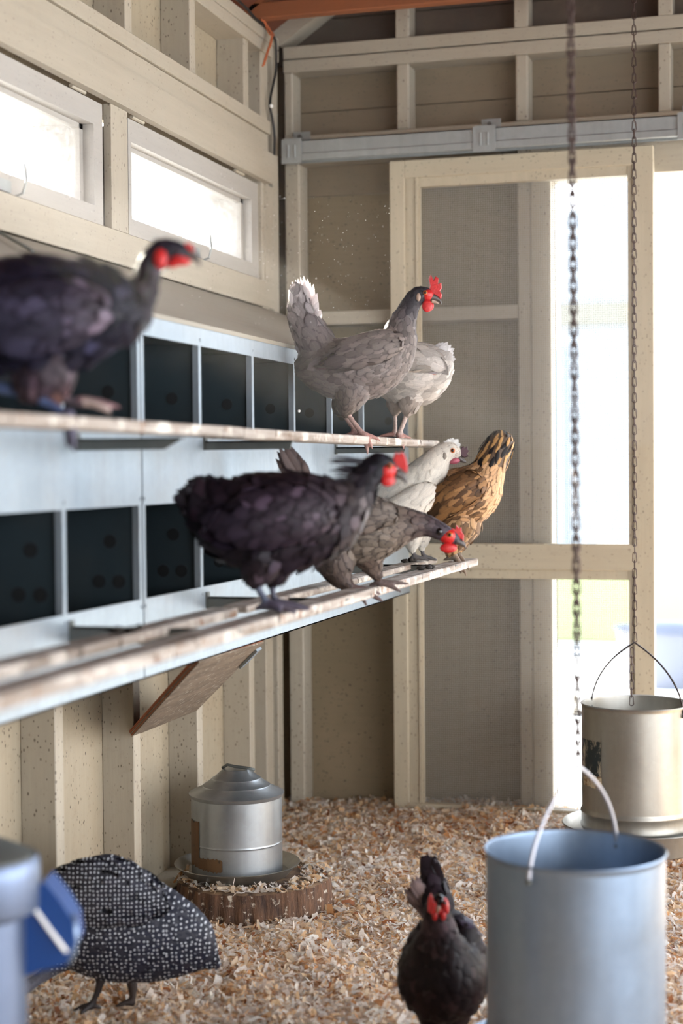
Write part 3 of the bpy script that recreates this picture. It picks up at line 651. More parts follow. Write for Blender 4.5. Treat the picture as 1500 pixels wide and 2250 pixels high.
MB().lathe((tcx, tcy, -.06), [(.32, .2), (.0, .24)], 40).build('contents', plain('pale_contents', (.7, .75, .8), .6), wh, True)
bt = empty('bottle', (*out(1242, 1560, 3.)[:2], -.06), 'pale plastic bottle standing outside by the blurred chain', 'bottle')
bx, by = out(1242, 1560, 3.)[:2]; bz = float(out(1242, 1560, 3.)[2])
MB().lathe((bx, by, 0), [(.0, bz-.25), (.06, bz-.25), (.065, bz-.1), (.06, bz+.06), (.03, bz+.11), (.02, bz+.14)], 24).build('bottle_body', plain('cream_plastic', (.75, .66, .5), .5), bt, True)
MB().lathe((bx, by, 0), [(.022, bz+.138), (.022, bz+.16), (0, bz+.16)], 24).build('cap', 'white', bt, True)
MB().box((bx-.2, by-.1, -.06), (bx+.2, by+.1, bz-.25)).build('stand', gm, bt)
# ================================================================== wood shavings
def np_mesh(name, verts, quads, mats, parent=None, attrs=None, smooth=True, loc=None):
    me = bpy.data.meshes.new(name); nv = len(verts); nf = len(quads)
    if loc is not None: verts = verts-np.array(loc)
    me.vertices.add(nv); me.vertices.foreach_set('co', verts.astype(np.float32).ravel())
    me.loops.add(nf*4); me.loops.foreach_set('vertex_index', quads.astype(np.int32).ravel())
    me.polygons.add(nf); me.polygons.foreach_set('loop_start', np.arange(nf, dtype=np.int32)*4)
    if smooth: me.polygons.foreach_set('use_smooth', np.ones(nf, dtype=bool))
    me.update()
    for k, a in (attrs or {}).items():
        a = np.asarray(a, np.float32)
        if a.ndim == 1: at = me.attributes.new(k, 'FLOAT', 'POINT'); at.data.foreach_set('value', a)
        elif a.shape[1] == 4: at = me.attributes.new(k, 'FLOAT_COLOR', 'POINT'); at.data.foreach_set('color', a.ravel())
        else: at = me.attributes.new(k, 'FLOAT_VECTOR', 'POINT'); at.data.foreach_set('vector', a.ravel())
    for m in mats: me.materials.append(MAT[m])
    o = bpy.data.objects.new(name, me); COL.objects.link(o)
    if parent is not None: o.parent = parent
    return o
def hgt(x, y):
    h = .006+.006*np.sin(x*9+1)*np.cos(y*7)+.004*np.sin(x*23+y*17)
    t_ = np.clip((y+.5)/.5, 0, 1); h = h+.078*t_*t_*(3-2*t_)*np.clip(1.15-np.abs(x-.62)*.9, 0, 1)
    return np.maximum(h, .001)
n_try = 190000
xs = rng.uniform(-.09, 2.6, n_try); ys = rng.uniform(-3.6, .10, n_try)
rel = np.stack([xs, ys, 0*xs], 1)-C; dd = rel @ UF; px = CX+F*(rel @ UX)/dd; py = CY-F*(rel @ UY)/dd
ok = (px > -160) & (px < 1660) & (py < 2500) & (xs < 2.45) & (dd > .6)
ok &= ((xs-lc[0])**2+(ys-lc[1])**2 > .192**2)
dens = np.clip(.55+(3.8-dd)*.0, .3, 1); ok &= rng.random(n_try) < .78
xs, ys = xs[ok], ys[ok]
ex_n = 650                                            # flakes lying on the log
a_ = rng.uniform(0, 6.283, ex_n); r_ = np.sqrt(rng.uniform(.125**2, .196**2, ex_n))
lx, ly = lc[0]+r_*np.cos(a_), lc[1]+r_*np.sin(a_)
def chips(xs, ys, zs, name, lab, kind='stuff', scale=1.0):
    n = len(xs); L = rng.gamma(5, .0048, n)*scale; L = np.clip(L, .008, .05); Wd = L*rng.uniform(.16, .38, n)
    yaw = rng.uniform(0, 6.283, n); pit_ = rng.normal(0, .34, n); rol = rng.normal(0, .55, n); curl = rng.uniform(-1.8, 1.8, n)
    us = np.array([-1, -.33, .33, 1.]); P_ = np.zeros((n, 4, 2, 3))
    for i, u in enumerate(us):
        for j, v in enumerate((-1, 1)):
            wv = Wd/2*v*(1-.35*u*u+.2*rng.normal(0, 1, n))
            P_[:, i, j, 0] = L/2*u; P_[:, i, j, 1] = wv; P_[:, i, j, 2] = L*.22*curl*(u*u-.4)
    cy_, sy_ = np.cos(yaw), np.sin(yaw); cp, sp = np.cos(pit_), np.sin(pit_); cr, sr = np.cos(rol), np.sin(rol)
    x, y, z = P_[..., 0], P_[..., 1], P_[..., 2]
    y, z = y*cr[:, None, None]-z*sr[:, None, None], y*sr[:, None, None]+z*cr[:, None, None]
    x, z = x*cp[:, None, None]+z*sp[:, None, None], -x*sp[:, None, None]+z*cp[:, None, None]
    x, y = x*cy_[:, None, None]-y*sy_[:, None, None], x*sy_[:, None, None]+y*cy_[:, None, None]
    zz = zs+rng.uniform(.001, .012, n)
    V = np.stack([x+xs[:, None, None], y+ys[:, None, None], z+zz[:, None, None]], -1).reshape(-1, 3)
    q = np.array([[0, 1, 3, 2], [2, 3, 5, 4], [4, 5, 7, 6]]); Q = (np.arange(n)[:, None, None]*8+q[None]).reshape(-1, 4)
    pal = np.array([srgb(254, 248, 240), srgb(252, 240, 226), srgb(250, 228, 198), srgb(244, 208, 164), srgb(216, 160, 108), srgb(158, 98, 60), srgb(244, 212, 168)])
    pi = rng.choice(7, n, p=[.32, .25, .16, .10, .055, .025, .09]); c = pal[pi]*rng.uniform(.82, 1.08, (n, 1))
    c = np.clip(np.repeat(c, 8, 0), 0, 1); c = np.concatenate([c, np.ones((len(c), 1))], 1)
    o = np_mesh(name, V, Q, ['chip'], None, {'fcol': c}, False); return tag(o, lab, 'shavings', kind=kind)
chips(xs, ys, hgt(xs, ys), 'wood_shavings', 'loose pale wood shavings covering the whole floor')
chips(lx, ly, np.full(ex_n, ltop-.002), 'shavings_on_log', 'wood shavings scattered on the top of the log slice', scale=.9)
# under-layer of compacted shavings
gx = np.linspace(-.09, 2.6, 110); gy = np.linspace(-3.7, .11, 150); GX, GY = np.meshgrid(gx, gy, indexing='ij')
V = np.stack([GX, GY, hgt(GX, GY)-.002], -1).reshape(-1, 3); ii, jj = np.meshgrid(np.arange(109), np.arange(149), indexing='ij'); bI = (ii*150+jj).ravel()
Q = np.stack([bI, bI+150, bI+151, bI+1], 1)
t = NT('packed_shavings'); v = t.coord(); vo = t.voro(v, 75, 1, 'Color'); bwn = t.n('ShaderNodeRGBToBW'); t.l(vo, bwn.inputs[0])
c = t.mix(bwn.outputs[0], srgb(244, 220, 190), srgb(222, 184, 146)); t.base(c, .9); t.bump(bwn.outputs[0], .8, .01); MAT['under'] = t.m
tag(np_mesh('shavings_bed', V, Q, ['under']), 'packed brown under-layer of shavings beneath the loose flakes', 'shavings', kind='stuff')

# ================================================================== birds
def cr_path(N, per=5):
    N = np.array(N, float); out = []
    for i in range(len(N)-1):
        p0, p1, p2, p3 = N[max(i-1, 0)], N[i], N[i+1], N[min(i+2, len(N)-1)]
        k = per
        for j in range(k):
            t_ = j/k; out.append(.5*((2*p1)+(-p0+p2)*t_+(2*p0-5*p1+4*p2-p3)*t_**2+(-p0+3*p1-3*p2+p3)*t_**3))
    out.append(N[-1]); return np.array(out)
class Chain:
    """nodes (x, y, r, w, depth factor, feather length, colour index); first node is the tail end, feathers point to it"""
    def __init__(s, nodes, col, Z, fw=.62, skin=False, per=5, fl=None, rf=.85):
        full = []
        for i, n in enumerate(nodes):
            n = list(n)+[0, rf, 0][len(n)-3:] if len(n) < 6 else list(n)
            full.append(n[:6])
        a = cr_path(full, per); sc = Z/F
        s.c = np.array([PZ(q[0], q[1], Z+q[3]*sc) for q in a]); s.r = np.maximum(a[:, 2], 1.2)*sc; s.rw = s.r*a[:, 4]; s.fl = np.maximum(a[:, 5], 0)*sc
        d = np.gradient(s.c, axis=0); s.d = -d/(np.linalg.norm(d, axis=1, keepdims=True)+1e-9)
        cols = np.array([srgb(*c) for c in (col if isinstance(col, list) else [col])])*.84
        tt = np.linspace(0, len(cols)-1, len(a)); i0 = np.floor(tt).astype(int); i1 = np.minimum(i0+1, len(cols)-1); fr_ = (tt-i0)[:, None]
        s.col = cols[i0]*(1-fr_)+cols[i1]*fr_; s.skin = skin; s.fw = fw
ROT = Matrix(((UX[0], UY[0], UF[0]), (UX[1], UY[1], UF[1]), (UX[2], UY[2], UF[2])))
def blob(chains, vox, smooth_it=4):
    m = MB()
    for ch in chains:
        for c, r, rw in zip(ch.c, ch.r, ch.rw): m.ball(c, (r, r, rw), 3 if r > .02 else 2, ROT)
    me = bpy.data.meshes.new('tmp'); m.b.to_mesh(me); m.b.free(); o = bpy.data.objects.new('tmp', me); COL.objects.link(o)
    md = o.modifiers.new('r', 'REMESH'); md.mode = 'VOXEL'; md.voxel_size = vox
    ms = o.modifiers.new('s', 'SMOOTH'); ms.factor = .5; ms.iterations = smooth_it
    dg = bpy.context.evaluated_depsgraph_get(); out = bpy.data.meshes.new_from_object(o.evaluated_get(dg))
    bpy.data.objects.remove(o); bpy.data.meshes.remove(me); return out
def nearest(P_, chains):
    best = np.full(len(P_), 1e9); ci = np.zeros(len(P_), int); si = np.zeros(len(P_), int)
    for k, ch in enumerate(chains):
        for j in range(len(ch.c)):
            d = np.linalg.norm(P_-ch.c[j], axis=1)/ch.r[j] if not ch.skin else np.linalg.norm(P_-ch.c[j], axis=1)/(ch.r[j]*1.15)
            b = d < best; best[b] = d[b]; ci[b] = k; si[b] = j
    return ci, si
def tri_sample(me, n):
    me.calc_loop_triangles(); nt = len(me.loop_triangles); tv = np.zeros(nt*3, np.int32); me.loop_triangles.foreach_get('vertices', tv); tv = tv.reshape(-1, 3)
    co_ = np.zeros(len(me.vertices)*3, np.float32); me.vertices.foreach_get('co', co_); co_ = co_.reshape(-1, 3).astype(float)
    a, b, c = co_[tv[:, 0]], co_[tv[:, 1]], co_[tv[:, 2]]; cr = np.cross(b-a, c-a); ar = np.linalg.norm(cr, axis=1); nr = cr/(ar[:, None]+1e-12)
    i = rng.choice(nt, n, p=ar/ar.sum()); u, v = rng.random(n), rng.random(n); f_ = u+v > 1; u[f_] = 1-u[f_]; v[f_] = 1-v[f_]
    return a[i]+(b-a)[i]*u[:, None]+(c-a)[i]*v[:, None], nr[i]
TT = np.array([0, .3, .6, .84, 1.0]); WP = np.array([.45, .92, 1.0, .74, .22])
def feather_arrays(P_, D, Nn, L, Wd, col, lift=.16, droop=.22, rid=None, longf=0.):
    """vectorised feathers: base point, direction, surface normal, length, width, colour -> verts, quads, attributes"""
    n = len(P_); Sd = np.cross(D, Nn); Sd /= np.linalg.norm(Sd, axis=1, keepdims=True)+1e-9
    V = np.zeros((n, 5, 3, 3)); UV = np.zeros((n, 5, 3, 3)); rid = rng.random(n)*50 if rid is None else rid
    lf = lift if hasattr(lift, '__len__') else np.full(n, lift); dr_ = droop if hasattr(droop, '__len__') else np.full(n, droop)
    for i, t_ in enumerate(TT):
        for j, u in enumerate((-1, 0, 1)):
            h = L*(lf*t_-dr_*t_*t_)-abs(u)*Wd*.14*WP[i]+L*.02
            V[:, i, j] = P_+D*(L*t_*(1-.06*abs(u)))[:, None]+Sd*(Wd*.5*WP[i]*u)[:, None]+Nn*h[:, None]
            UV[:, i, j, 0] = u; UV[:, i, j, 1] = t_; UV[:, i, j, 2] = rid
    q = []
    for i in range(4):
        for j in range(2): a = i*3+j; q.append([a, a+1, a+4, a+3])
    Q = (np.arange(n)[:, None, None]*15+np.array(q)[None]).reshape(-1, 4)
    c4 = np.concatenate([np.repeat(col, 15, 0), np.ones((n*15, 1))], 1)
    return V.reshape(-1, 3), Q, UV.reshape(-1, 3), c4, np.full(n*15, longf)
def merge(parts):
    V, Q, U, Cc_, Lf = [], [], [], [], []; off = 0
    for v, q, u, c, l in parts: V.append(v); Q.append(q+off); U.append(u); Cc_.append(c); Lf.append(l); off += len(v)
    return np.concatenate(V), np.concatenate(Q), np.concatenate(U), np.concatenate(Cc_), np.concatenate(Lf)
def fobj(name, parts, mat, parent):
    V, Q, U, c, l = merge(parts); return np_mesh(name, V, Q, [mat], parent, {'fuv': U, 'fcol': np.clip(c, 0, 1), 'longf': l}, True, wloc(parent))
def plume(me, chains, spacing=.42, jit=.12, lift=.20, longf=0., cfun=None, N0=9000):
    P_, Nn = tri_sample(me, N0); ci, si = nearest(P_, chains)
    L = np.array([chains[a].fl[b] for a, b in zip(ci, si)]); D = np.array([chains[a].d[b] for a, b in zip(ci, si)]); fw = np.array([chains[a].fw for a in ci]); c = np.array([chains[a].col[b] for a, b in zip(ci, si)])
    sk = np.array([chains[a].skin for a in ci]); ok = (L > .002) & ~sk
    P_, Nn, L, D, fw, c = P_[ok], Nn[ok], L[ok], D[ok], fw[ok], c[ok]
    keep = []; KP = np.zeros((0, 3)); cell = {}
    g = max(.004, float(np.median(L))*spacing*1.6) if len(L) else .01
    for i in range(len(P_)):
        p = P_[i]; r = L[i]*spacing; k = tuple((p/g).astype(int)); good = True
        for dx in (-1, 0, 1):
            for dy in (-1, 0, 1):
                for dz in (-1, 0, 1):
                    for j in cell.get((k[0]+dx, k[1]+dy, k[2]+dz), ()):
                        if (p[0]-P_[j][0])**2+(p[1]-P_[j][1])**2+(p[2]-P_[j][2])**2 < r*r: good = False; break
                    if not good: break
                if not good: break
            if not good: break
        if good: keep.append(i); cell.setdefault(k, []).append(i)
    k = np.array(keep); P_, Nn, L, D, fw, c = P_[k], Nn[k], L[k], D[k], fw[k], c[k]
    D = D-Nn*np.sum(D*Nn, 1)[:, None]; D += rng.normal(0, jit, D.shape)*1.0; D -= Nn*np.sum(D*Nn, 1)[:, None]; D /= np.linalg.norm(D, axis=1, keepdims=True)+1e-9
    n = len(P_); L = L*rng.uniform(.85, 1.15, n); Wd = L*fw*rng.uniform(.9, 1.1, n); c = c*rng.uniform(.66, 1.3, (n, 1))
    if cfun is not None: c = cfun(c, P_, n)
    return feather_arrays(P_-D*(L*.35)[:, None], D, Nn, L, Wd, c, lift+rng.normal(0, .045, n), .2, None, longf)
def quills(specs, Z, col, cvar=.12, n_between=0, longf=0.):
    """long flight or tail feathers: (x0,y0,w0, x1,y1,w1, width px, bend)"""
    out = []; sc = Z/F; cols = np.array(srgb(*col))
    for s_ in specs:
        x0, y0, w0, x1, y1, w1, wd, bend = s_[:8]; A_ = PZ(x0, y0, Z+w0*sc); B_ = PZ(x1, y1, Z+w1*sc); D = B_-A_; L = np.linalg.norm(D); D /= L
        face = -UF*.9+UX*rng.normal(0, .15)+UY*rng.normal(0, .1); Nn = face-D*(face@D); Nn /= np.linalg.norm(Nn)
        # bend within the picture of the fan: rotate by splitting in one curved strip
        v, q, u, c, l = feather_arrays(A_[None], D[None], Nn[None], np.array([L]), np.array([wd*sc]), cols[None]*rng.uniform(1-cvar, 1+cvar), .04, .05, None, longf)
        Sd = np.cross(D, Nn); tt_ = np.repeat(TT, 3); v = v+Sd[None]*(bend*sc*4*(tt_*(1-tt_)))[:, None]
        if len(s_) > 8: c[:, :3] = srgb(*s_[8])
        out.append((v, q, u, c, l))
    return out
def fan(x0, y0, tips, wd, n, spread_w=30, w=0, bend=0, col=None):
    """feathers from around a base to points along the polyline of tips"""
    T_ = np.array(tips, float); seg = np.linalg.norm(np.diff(T_, axis=0), axis=1); cum = np.concatenate([[0], np.cumsum(seg)]); out = []
    for k in range(n):
        d = cum[-1]*(k+.5)/n; i = min(np.searchsorted(cum, d, 'right')-1, len(seg)-1); p = T_[i]+(T_[i+1]-T_[i])*((d-cum[i])/seg[i])
        s_ = (x0+rng.normal(0, 4), y0+rng.normal(0, 4), w+rng.uniform(-spread_w, spread_w)*.4, p[0]+rng.normal(0, 2), p[1]+rng.normal(0, 2), w+rng.uniform(-1, 1)*spread_w, wd, bend)
        out.append(s_+((col,) if col else ()))
    return out
def flight(x0, y0, x1, y1, n, wd, w, col, drop=3.2, span=26):
    """a stack of long wing feathers lying one over the other"""
    dx, dy = x1-x0, y1-y0; L = math.hypot(dx, dy); nx, ny = -dy/L, dx/L; out = []
    for k in range(n):
        o_ = (k-(n-1)/2)*drop; s_ = span*k/n
        out.append((x0+nx*o_+dx/L*s_, y0+ny*o_+dy/L*s_, w-2+k*.6, x1+nx*o_*.5-dx/L*s_*.4, y1+ny*o_*.5-dy/L*s_*.4, w+6+k*.6, wd, 2., tuple(int(q*random.uniform(.8, 1.15)) for q in col)))
    return out
def comb_mesh(name, pts, Z, th, mat, parent, w=0.):
    m = MB(); sc = Z/F; P_ = np.array(pts, float); ctr = P_.mean(0); rings = []
    for k, (f_, dd_) in enumerate(((.86, -1), (.97, -.6), (1, 0), (.97, .6), (.86, 1))):
        rings.append([m.b.verts.new(PZ(*(ctr+(p-ctr)*f_), Z+(w+dd_*th)*sc).tolist()) for p in P_])
    for A_, B_ in zip(rings, rings[1:]):
        for i in range(len(A_)): m.b.faces.new((A_[i], A_[(i+1) % len(A_)], B_[(i+1) % len(A_)], B_[i]))
    m.b.faces.new(rings[0][::-1]); m.b.faces.new(rings[-1]); return m.build(name, mat, parent, auto=True)
def ellip(name, x, y, rx, ry, rw, w, Z, mat, parent, ang=0.):
    sc = Z/F; rot = ROT @ Matrix.Rotation(ang, 3, 'Z'); return MB().ball(PZ(x, y, Z+w*sc), (rx*sc, ry*sc, rw*sc), 3, rot).build(name, mat, parent, True)
def beak(pts, Z, mat, parent, w=0.):
    sc = Z/F; P_ = [PZ(x, y, Z+w*sc) for x, y, r in pts]; return MB().tube(smooth_path(P_, 4), list(np.interp(np.linspace(0, len(pts)-1, 4*(len(pts)-1)+1), range(len(pts)), [p[2]*sc for p in pts])), 10).build('beak', mat, parent, True)
def eye(x, y, w, r, Z, parent, iris=True):
    sc = Z/F
    e = MB().ball(PZ(x, y, Z+w*sc), (r*1.25*sc, r*1.25*sc, r*.6*sc), 2, ROT).build('eye', 'iris' if iris else 'dcomb', parent, True)
    MB().ball(PZ(x, y, Z+(w-r*.45)*sc), (r*.75*sc, r*.75*sc, r*.5*sc), 2, ROT).build('pupil', 'eye', e, True)
def claw(x, y, dx, dy, w0, w1, L, r=4.2, drop=5, legc=None):
    """a toe as a chain: knuckle arch then claw"""
    L *= 1.2; r *= 1.15
    return [(x+dx*L, y+dy*L+drop, r*.42, w1, 1), (x+dx*L*.8, y+dy*L*.8+0, r*.75, w0+(w1-w0)*.8, 1), (x+dx*L*.45, y+dy*L*.45-r*.5, r, w0+(w1-w0)*.45, 1), (x, y-r*.8, r*1.25, w0, 1)]
def bird(name, anchor, Z, label, cat, body, skin, wings, tailf, col, mats, vox=.0032, wcol=None, spacing=.40, jit=.13, cfun=None, wjit=.06, N0=9000, wlift=.17, lift=.2):
    root = empty(name, PZ(anchor[0], anchor[1], Z), label, cat)
    bch = [Chain(n, c, Z, fw) for n, c, fw in body]; sch = [Chain(n, c, Z, .5, True, 4, rf=1.) for n, c in skin]
    me = blob(bch+sch, vox); co_ = np.zeros(len(me.vertices)*3, np.float32); me.vertices.foreach_get('co', co_); co_ = co_.reshape(-1, 3).astype(float)
    ci, si = nearest(co_, bch+sch); allc = bch+sch; c = np.array([allc[a].col[b] for a, b in zip(ci, si)])
    parts = [plume(me, allc, spacing, jit, lift, cfun=cfun, N0=N0)]
    at = me.attributes.new('fcol', 'FLOAT_COLOR', 'POINT'); at.data.foreach_set('color', np.concatenate([c, np.ones((len(c), 1))], 1).astype(np.float32).ravel())
    bo = link('body', me, 'skin', root, True)
    fobj('plumage', parts, mats, root)
    for nodes, cc, fw in wings:
        wc_ = [Chain(nodes, cc, Z, fw)]; wm = blob(wc_, vox*1.2); fobj('wing', [plume(wm, wc_, .34, wjit, wlift, 1., cfun=cfun, N0=4000)], mats, root); bpy.data.meshes.remove(wm)
    for tn, tf in (tailf if isinstance(tailf, dict) else {'tail': tailf}).items():
        if tf: fobj(tn, quills(tf, Z, col, longf=1.), 'ftail' if name == 'grey_hen' and tn == 'tail' else mats, root)
    return root
GREY = (128, 116, 116)
# ---- grey hen on the upper roost
Z = depth(onX(802, 962, .60)); G1 = [(100, 90, 92), (118, 107, 106), (134, 122, 118), (150, 138, 132), (140, 130, 126), (96, 90, 94), (60, 58, 64), (44, 42, 48)]
h = bird('grey_hen', (800, 962), Z, 'grey hen standing upright on the upper roost, pale upright tail and red comb', 'hen',
 [([(684, 806, 36, 0, .8, 25), (716, 806, 58, 0, .8, 24), (762, 812, 70, 0, .8, 23), (808, 806, 70, 0, .8, 21), (848, 786, 58, 0, .8, 19), (872, 755, 44, 0, .8, 20), (882, 720, 32, 0, .85, 24), (893, 690, 24, 0, .9, 24), (905, 664, 20, 0, .9, 18), (920, 648, 19, 0, .85, 12), (936, 645, 15, 0, .8, 0)], G1, .72),
  ([(655, 650, 20, 0, .6, 34), (662, 690, 28, 0, .7, 34), (680, 730, 36, 0, .75, 34), (702, 768, 44, 0, .8, 32)], [(190, 182, 184), (140, 130, 132), (118, 108, 108)], .8),
  ([(756, 905, 11, -20, 1, 16), (762, 885, 26, -18, 1, 22), (775, 855, 40, -14, 1, 26)], [(120, 104, 92), (128, 116, 112)], .7),
  ([(746, 903, 11, 20, 1, 16), (752, 885, 24, 18, 1, 22), (770, 855, 36, 14, 1, 26)], [(110, 96, 86), (120, 108, 104)], .7)],
 [([(758, 900, 7, -20), (778, 930, 6.5, -20), (800, 958, 7.5, -20)], (172, 138, 128)), ([(748, 898, 6.5, 20), (764, 925, 6, 20), (786, 953, 7, 20)], (150, 118, 108)),
  (claw(800, 960, .2, .9, -20, -26, 30, 5.5), (176, 140, 130)), (claw(800, 960, .85, .1, -20, -15, 34, 5), (190, 140, 130)), (claw(800, 960, .5, .6, -20, -30, 30, 5), (184, 140, 130)), (claw(800, 960, -.9, 0, -20, -12, 28, 4.5, 0), (160, 120, 110)),
  (claw(786, 956, .8, .05, 20, 24, 30, 5, 1), (160, 124, 114)), (claw(786, 956, -.9, -.02, 20, 15, 30, 4.5, 1), (150, 112, 104))],
 [([(704, 800, 8, -52, .5, 60), (735, 790, 20, -60, .5, 52), (780, 775, 32, -62, .45, 40), (828, 762, 36, -58, .45, 30), (862, 752, 26, -46, .45, 24)], [(94, 84, 86), (114, 102, 102), (130, 118, 114), (144, 132, 126)], .62),
  ([(704, 800, 8, 52, .5, 60), (735, 790, 20, 60, .5, 52), (780, 775, 32, 62, .45, 40), (828, 762, 36, 58, .45, 30), (862, 752, 26, 46, .45, 24)], GREY, .62)],
 {'flight_feathers': flight(800, 778, 692, 806, 8, 17, -60, (112, 100, 102)), 'tail': fan(672, 730, [(632, 650), (640, 620), (662, 606), (686, 622), (699, 655), (704, 690)], 20, 22, 18, 0, 0, (235, 228, 228))+fan(680, 760, [(640, 720), (632, 690), (634, 655)], 22, 6, 14)+fan(680, 770, [(660, 800), (648, 770), (644, 735)], 22, 6, 14)},
 (150, 140, 142), 'fgrey', jit=.24, N0=12000)
RZ = Z
comb_mesh('comb', [(941, 640), (944, 628), (941, 612), (946, 603), (952, 616), (957, 607), (963, 611), (962, 624), (969, 621), (970, 634), (966, 640), (971, 648), (968, 658), (960, 652), (950, 646)], Z, 5, 'comb', h)
ellip('face_patch', 937, 648, 16, 14, 14.5, 0, Z, 'comb', h); ellip('wattle', 938, 672, 11, 14, 3.5, -7, Z, 'comb', h); ellip('wattle', 942, 672, 11, 12, 4, 7, Z, 'comb', h)
ellip('ear_lobe', 919, 653, 5, 9, 3, -17, Z, 'beakp', h); beak([(946, 652, 9), (957, 655, 6.5), (966, 661, 3), (969, 669, .8)], Z, 'beak', h); beak([(948, 661, 5), (957, 664, 3), (963, 667, .8)], Z, 'beakp', h); eye(934, 643, -16, 4, Z, h)
# ---- pale hen behind it, facing away
Z = depth(onX(878, 962, .60)); PC = [(196, 188, 182), (204, 196, 188), (198, 188, 178), (180, 168, 158), (170, 156, 146)]
h2 = bird('pale_hen', (878, 962), Z, 'pale grey hen behind the grey hen, tail to the right and head hidden', 'hen',
 [([(966, 792, 26, 0, .8, 30), (945, 810, 50, 0, .8, 30), (912, 822, 70, 0, .8, 28), (876, 818, 66, 0, .8, 26), (846, 800, 50, 0, .8, 24), (832, 774, 28, 0, .8, 20), (829, 755, 18, 0, .8, 14), (824, 744, 15, 4, .8, 8)], PC, .75),
  ([(868, 905, 10, 20, 1, 14), (872, 880, 24, 14, 1, 22), (885, 850, 36, 10, 1, 26)], (160, 146, 136), .7), ([(897, 905, 10, -18, 1, 14), (899, 885, 24, -14, 1, 22), (900, 855, 38, -10, 1, 26)], (172, 158, 148), .7)],
 [([(867, 902, 6, 20), (868, 930, 5.5, 20), (867, 955, 6.5, 20)], (184, 160, 150)), ([(896, 902, 6.5, -18), (886, 930, 6, -18), (875, 957, 7, -18)], (190, 166, 156)),
  (claw(875, 960, .4, .75, -18, -24, 24, 5), (170, 130, 120)), (claw(875, 960, .9, .05, -18, -12, 26, 4.5, 1), (176, 130, 120)), (claw(867, 958, -.95, .02, 20, 14, 34, 4.5, 1), (176, 130, 120)), (claw(867, 958, .6, .0, 20, 26, 18, 4.5, 1), (170, 130, 120))],
 [([(962, 805, 9, -48, .5, 54), (940, 792, 22, -54, .5, 46), (905, 786, 32, -56, .45, 36), (868, 790, 34, -52, .45, 28)], [(214, 208, 204), (200, 192, 184), (178, 164, 152)], .62),
  ([(962, 805, 9, 48, .5, 54), (940, 792, 22, 54, .5, 46), (905, 786, 32, 56, .45, 36), (868, 790, 34, 52, .45, 28)], (196, 188, 182), .62)],
 {'flight_feathers': flight(885, 800, 962, 826, 7, 16, -56, (196, 186, 178)), 'tail': fan(950, 795, [(990, 818), (1000, 795), (998, 765), (982, 752), (962, 752)], 24, 16, 22)}, (224, 222, 222), 'fpale')
beak([(812, 744, 6), (803, 748, 3), (799, 751, .8)], Z, 'beakp', h2, 4)
# ---- big black hen at upper left
Z = depth(onX(155, 945, .60)); BC = [(30, 26, 38), (34, 30, 46), (34, 34, 50), (36, 34, 46), (46, 38, 46), (44, 34, 42), (40, 34, 44), (34, 30, 42)]
h3 = bird('black_hen', (155, 945), Z, 'blurred black hen stepping along upper roost at the upper left, red face', 'hen',
 [([(-75, 690, 70, -20, .75, 80), (-20, 700, 118, 0, .72, 70), (60, 700, 136, 0, .72, 66), (140, 690, 122, 0, .72, 60), (210, 680, 98, 0, .72, 54), (262, 688, 66, 0, .72, 48), (292, 680, 42, 0, .8, 40), (312, 648, 32, 0, .9, 36), (322, 612, 28, 0, .9, 32), (332, 580, 28, 0, .9, 28), (356, 556, 31, 0, .85, 18), (384, 553, 27, 0, .8, 10), (404, 560, 19, 0, .8, 0)], BC, .7),
  ([(60, 862, 22, -30, 1, 26), (70, 840, 40, -26, 1, 40), (90, 800, 66, -20, 1, 50)], [(90, 70, 70), (60, 48, 56)], .7), ([(110, 872, 20, 30, 1, 26), (112, 850, 36, 26, 1, 40), (110, 805, 60, 20, 1, 50)], [(150, 110, 96), (110, 80, 74), (60, 48, 56)], .7)],
 [([(0, 852, 15, -30), (60, 868, 14, -30), (110, 890, 12, -30), (148, 915, 13, -30)], (70, 84, 122)), ([(100, 866, 13, 30), (150, 880, 12, 30), (180, 886, 13, 30)], (92, 78, 86)),
  (claw(150, 920, .2, .95, -30, -40, 55, 11, 8), (78, 74, 96)), (claw(150, 920, .0, .9, -30, -10, 50, 11, 8), (84, 76, 92)), (claw(148, 918, -.9, .2, -30, -20, 40, 9, 4), (60, 60, 84)),
  (claw(180, 888, .98, .05, 30, 30, 72, 9, 2), (150, 112, 116)), (claw(180, 888, .95, .22, 30, 14, 58, 9, 6), (190, 168, 160)), (claw(180, 888, .95, -.0, 30, 46, 50, 8, 4), (120, 96, 100))],
 [([(-70, 735, 40, -80, .45, 100), (30, 710, 74, -94, .42, 84), (120, 690, 76, -90, .42, 64), (190, 680, 52, -76, .42, 50)], [(40, 36, 50), (50, 48, 66), (56, 52, 68), (66, 58, 68)], .6),
  ([(-70, 735, 40, 70, .45, 100), (30, 710, 74, 94, .42, 84), (120, 690, 76, 90, .42, 64), (190, 680, 52, 76, .42, 50)], (46, 42, 56), .6)],
 fan(-70, 680, [(-150, 640), (-130, 600), (-100, 570)], 40, 8, 30), (40, 34, 46), 'fblack', vox=.004, spacing=.42, jit=.32, lift=.32, wlift=.28, wjit=.15, cfun=lambda c, P_, n: c*np.where(rng.random((n, 1)) < .2, 2.4, 1))
comb_mesh('comb', [(398, 548), (404, 538), (409, 530), (414, 536), (420, 532), (422, 542), (427, 545), (425, 556), (428, 568), (420, 574), (408, 562)], Z, 7, 'comb', h3)
ellip('face_patch', 352, 568, 15, 22, 10, -24, Z, 'comb', h3); ellip('face_patch', 392, 572, 26, 12, 22, 0, Z, 'comb', h3, -.15); ellip('wattle', 378, 582, 14, 7, 5, -10, Z, 'comb', h3)
beak([(414, 560, 13), (428, 566, 9), (437, 577, 4), (438, 586, 1)], Z, 'beak', h3); eye(390, 556, -22, 5, Z, h3, False)
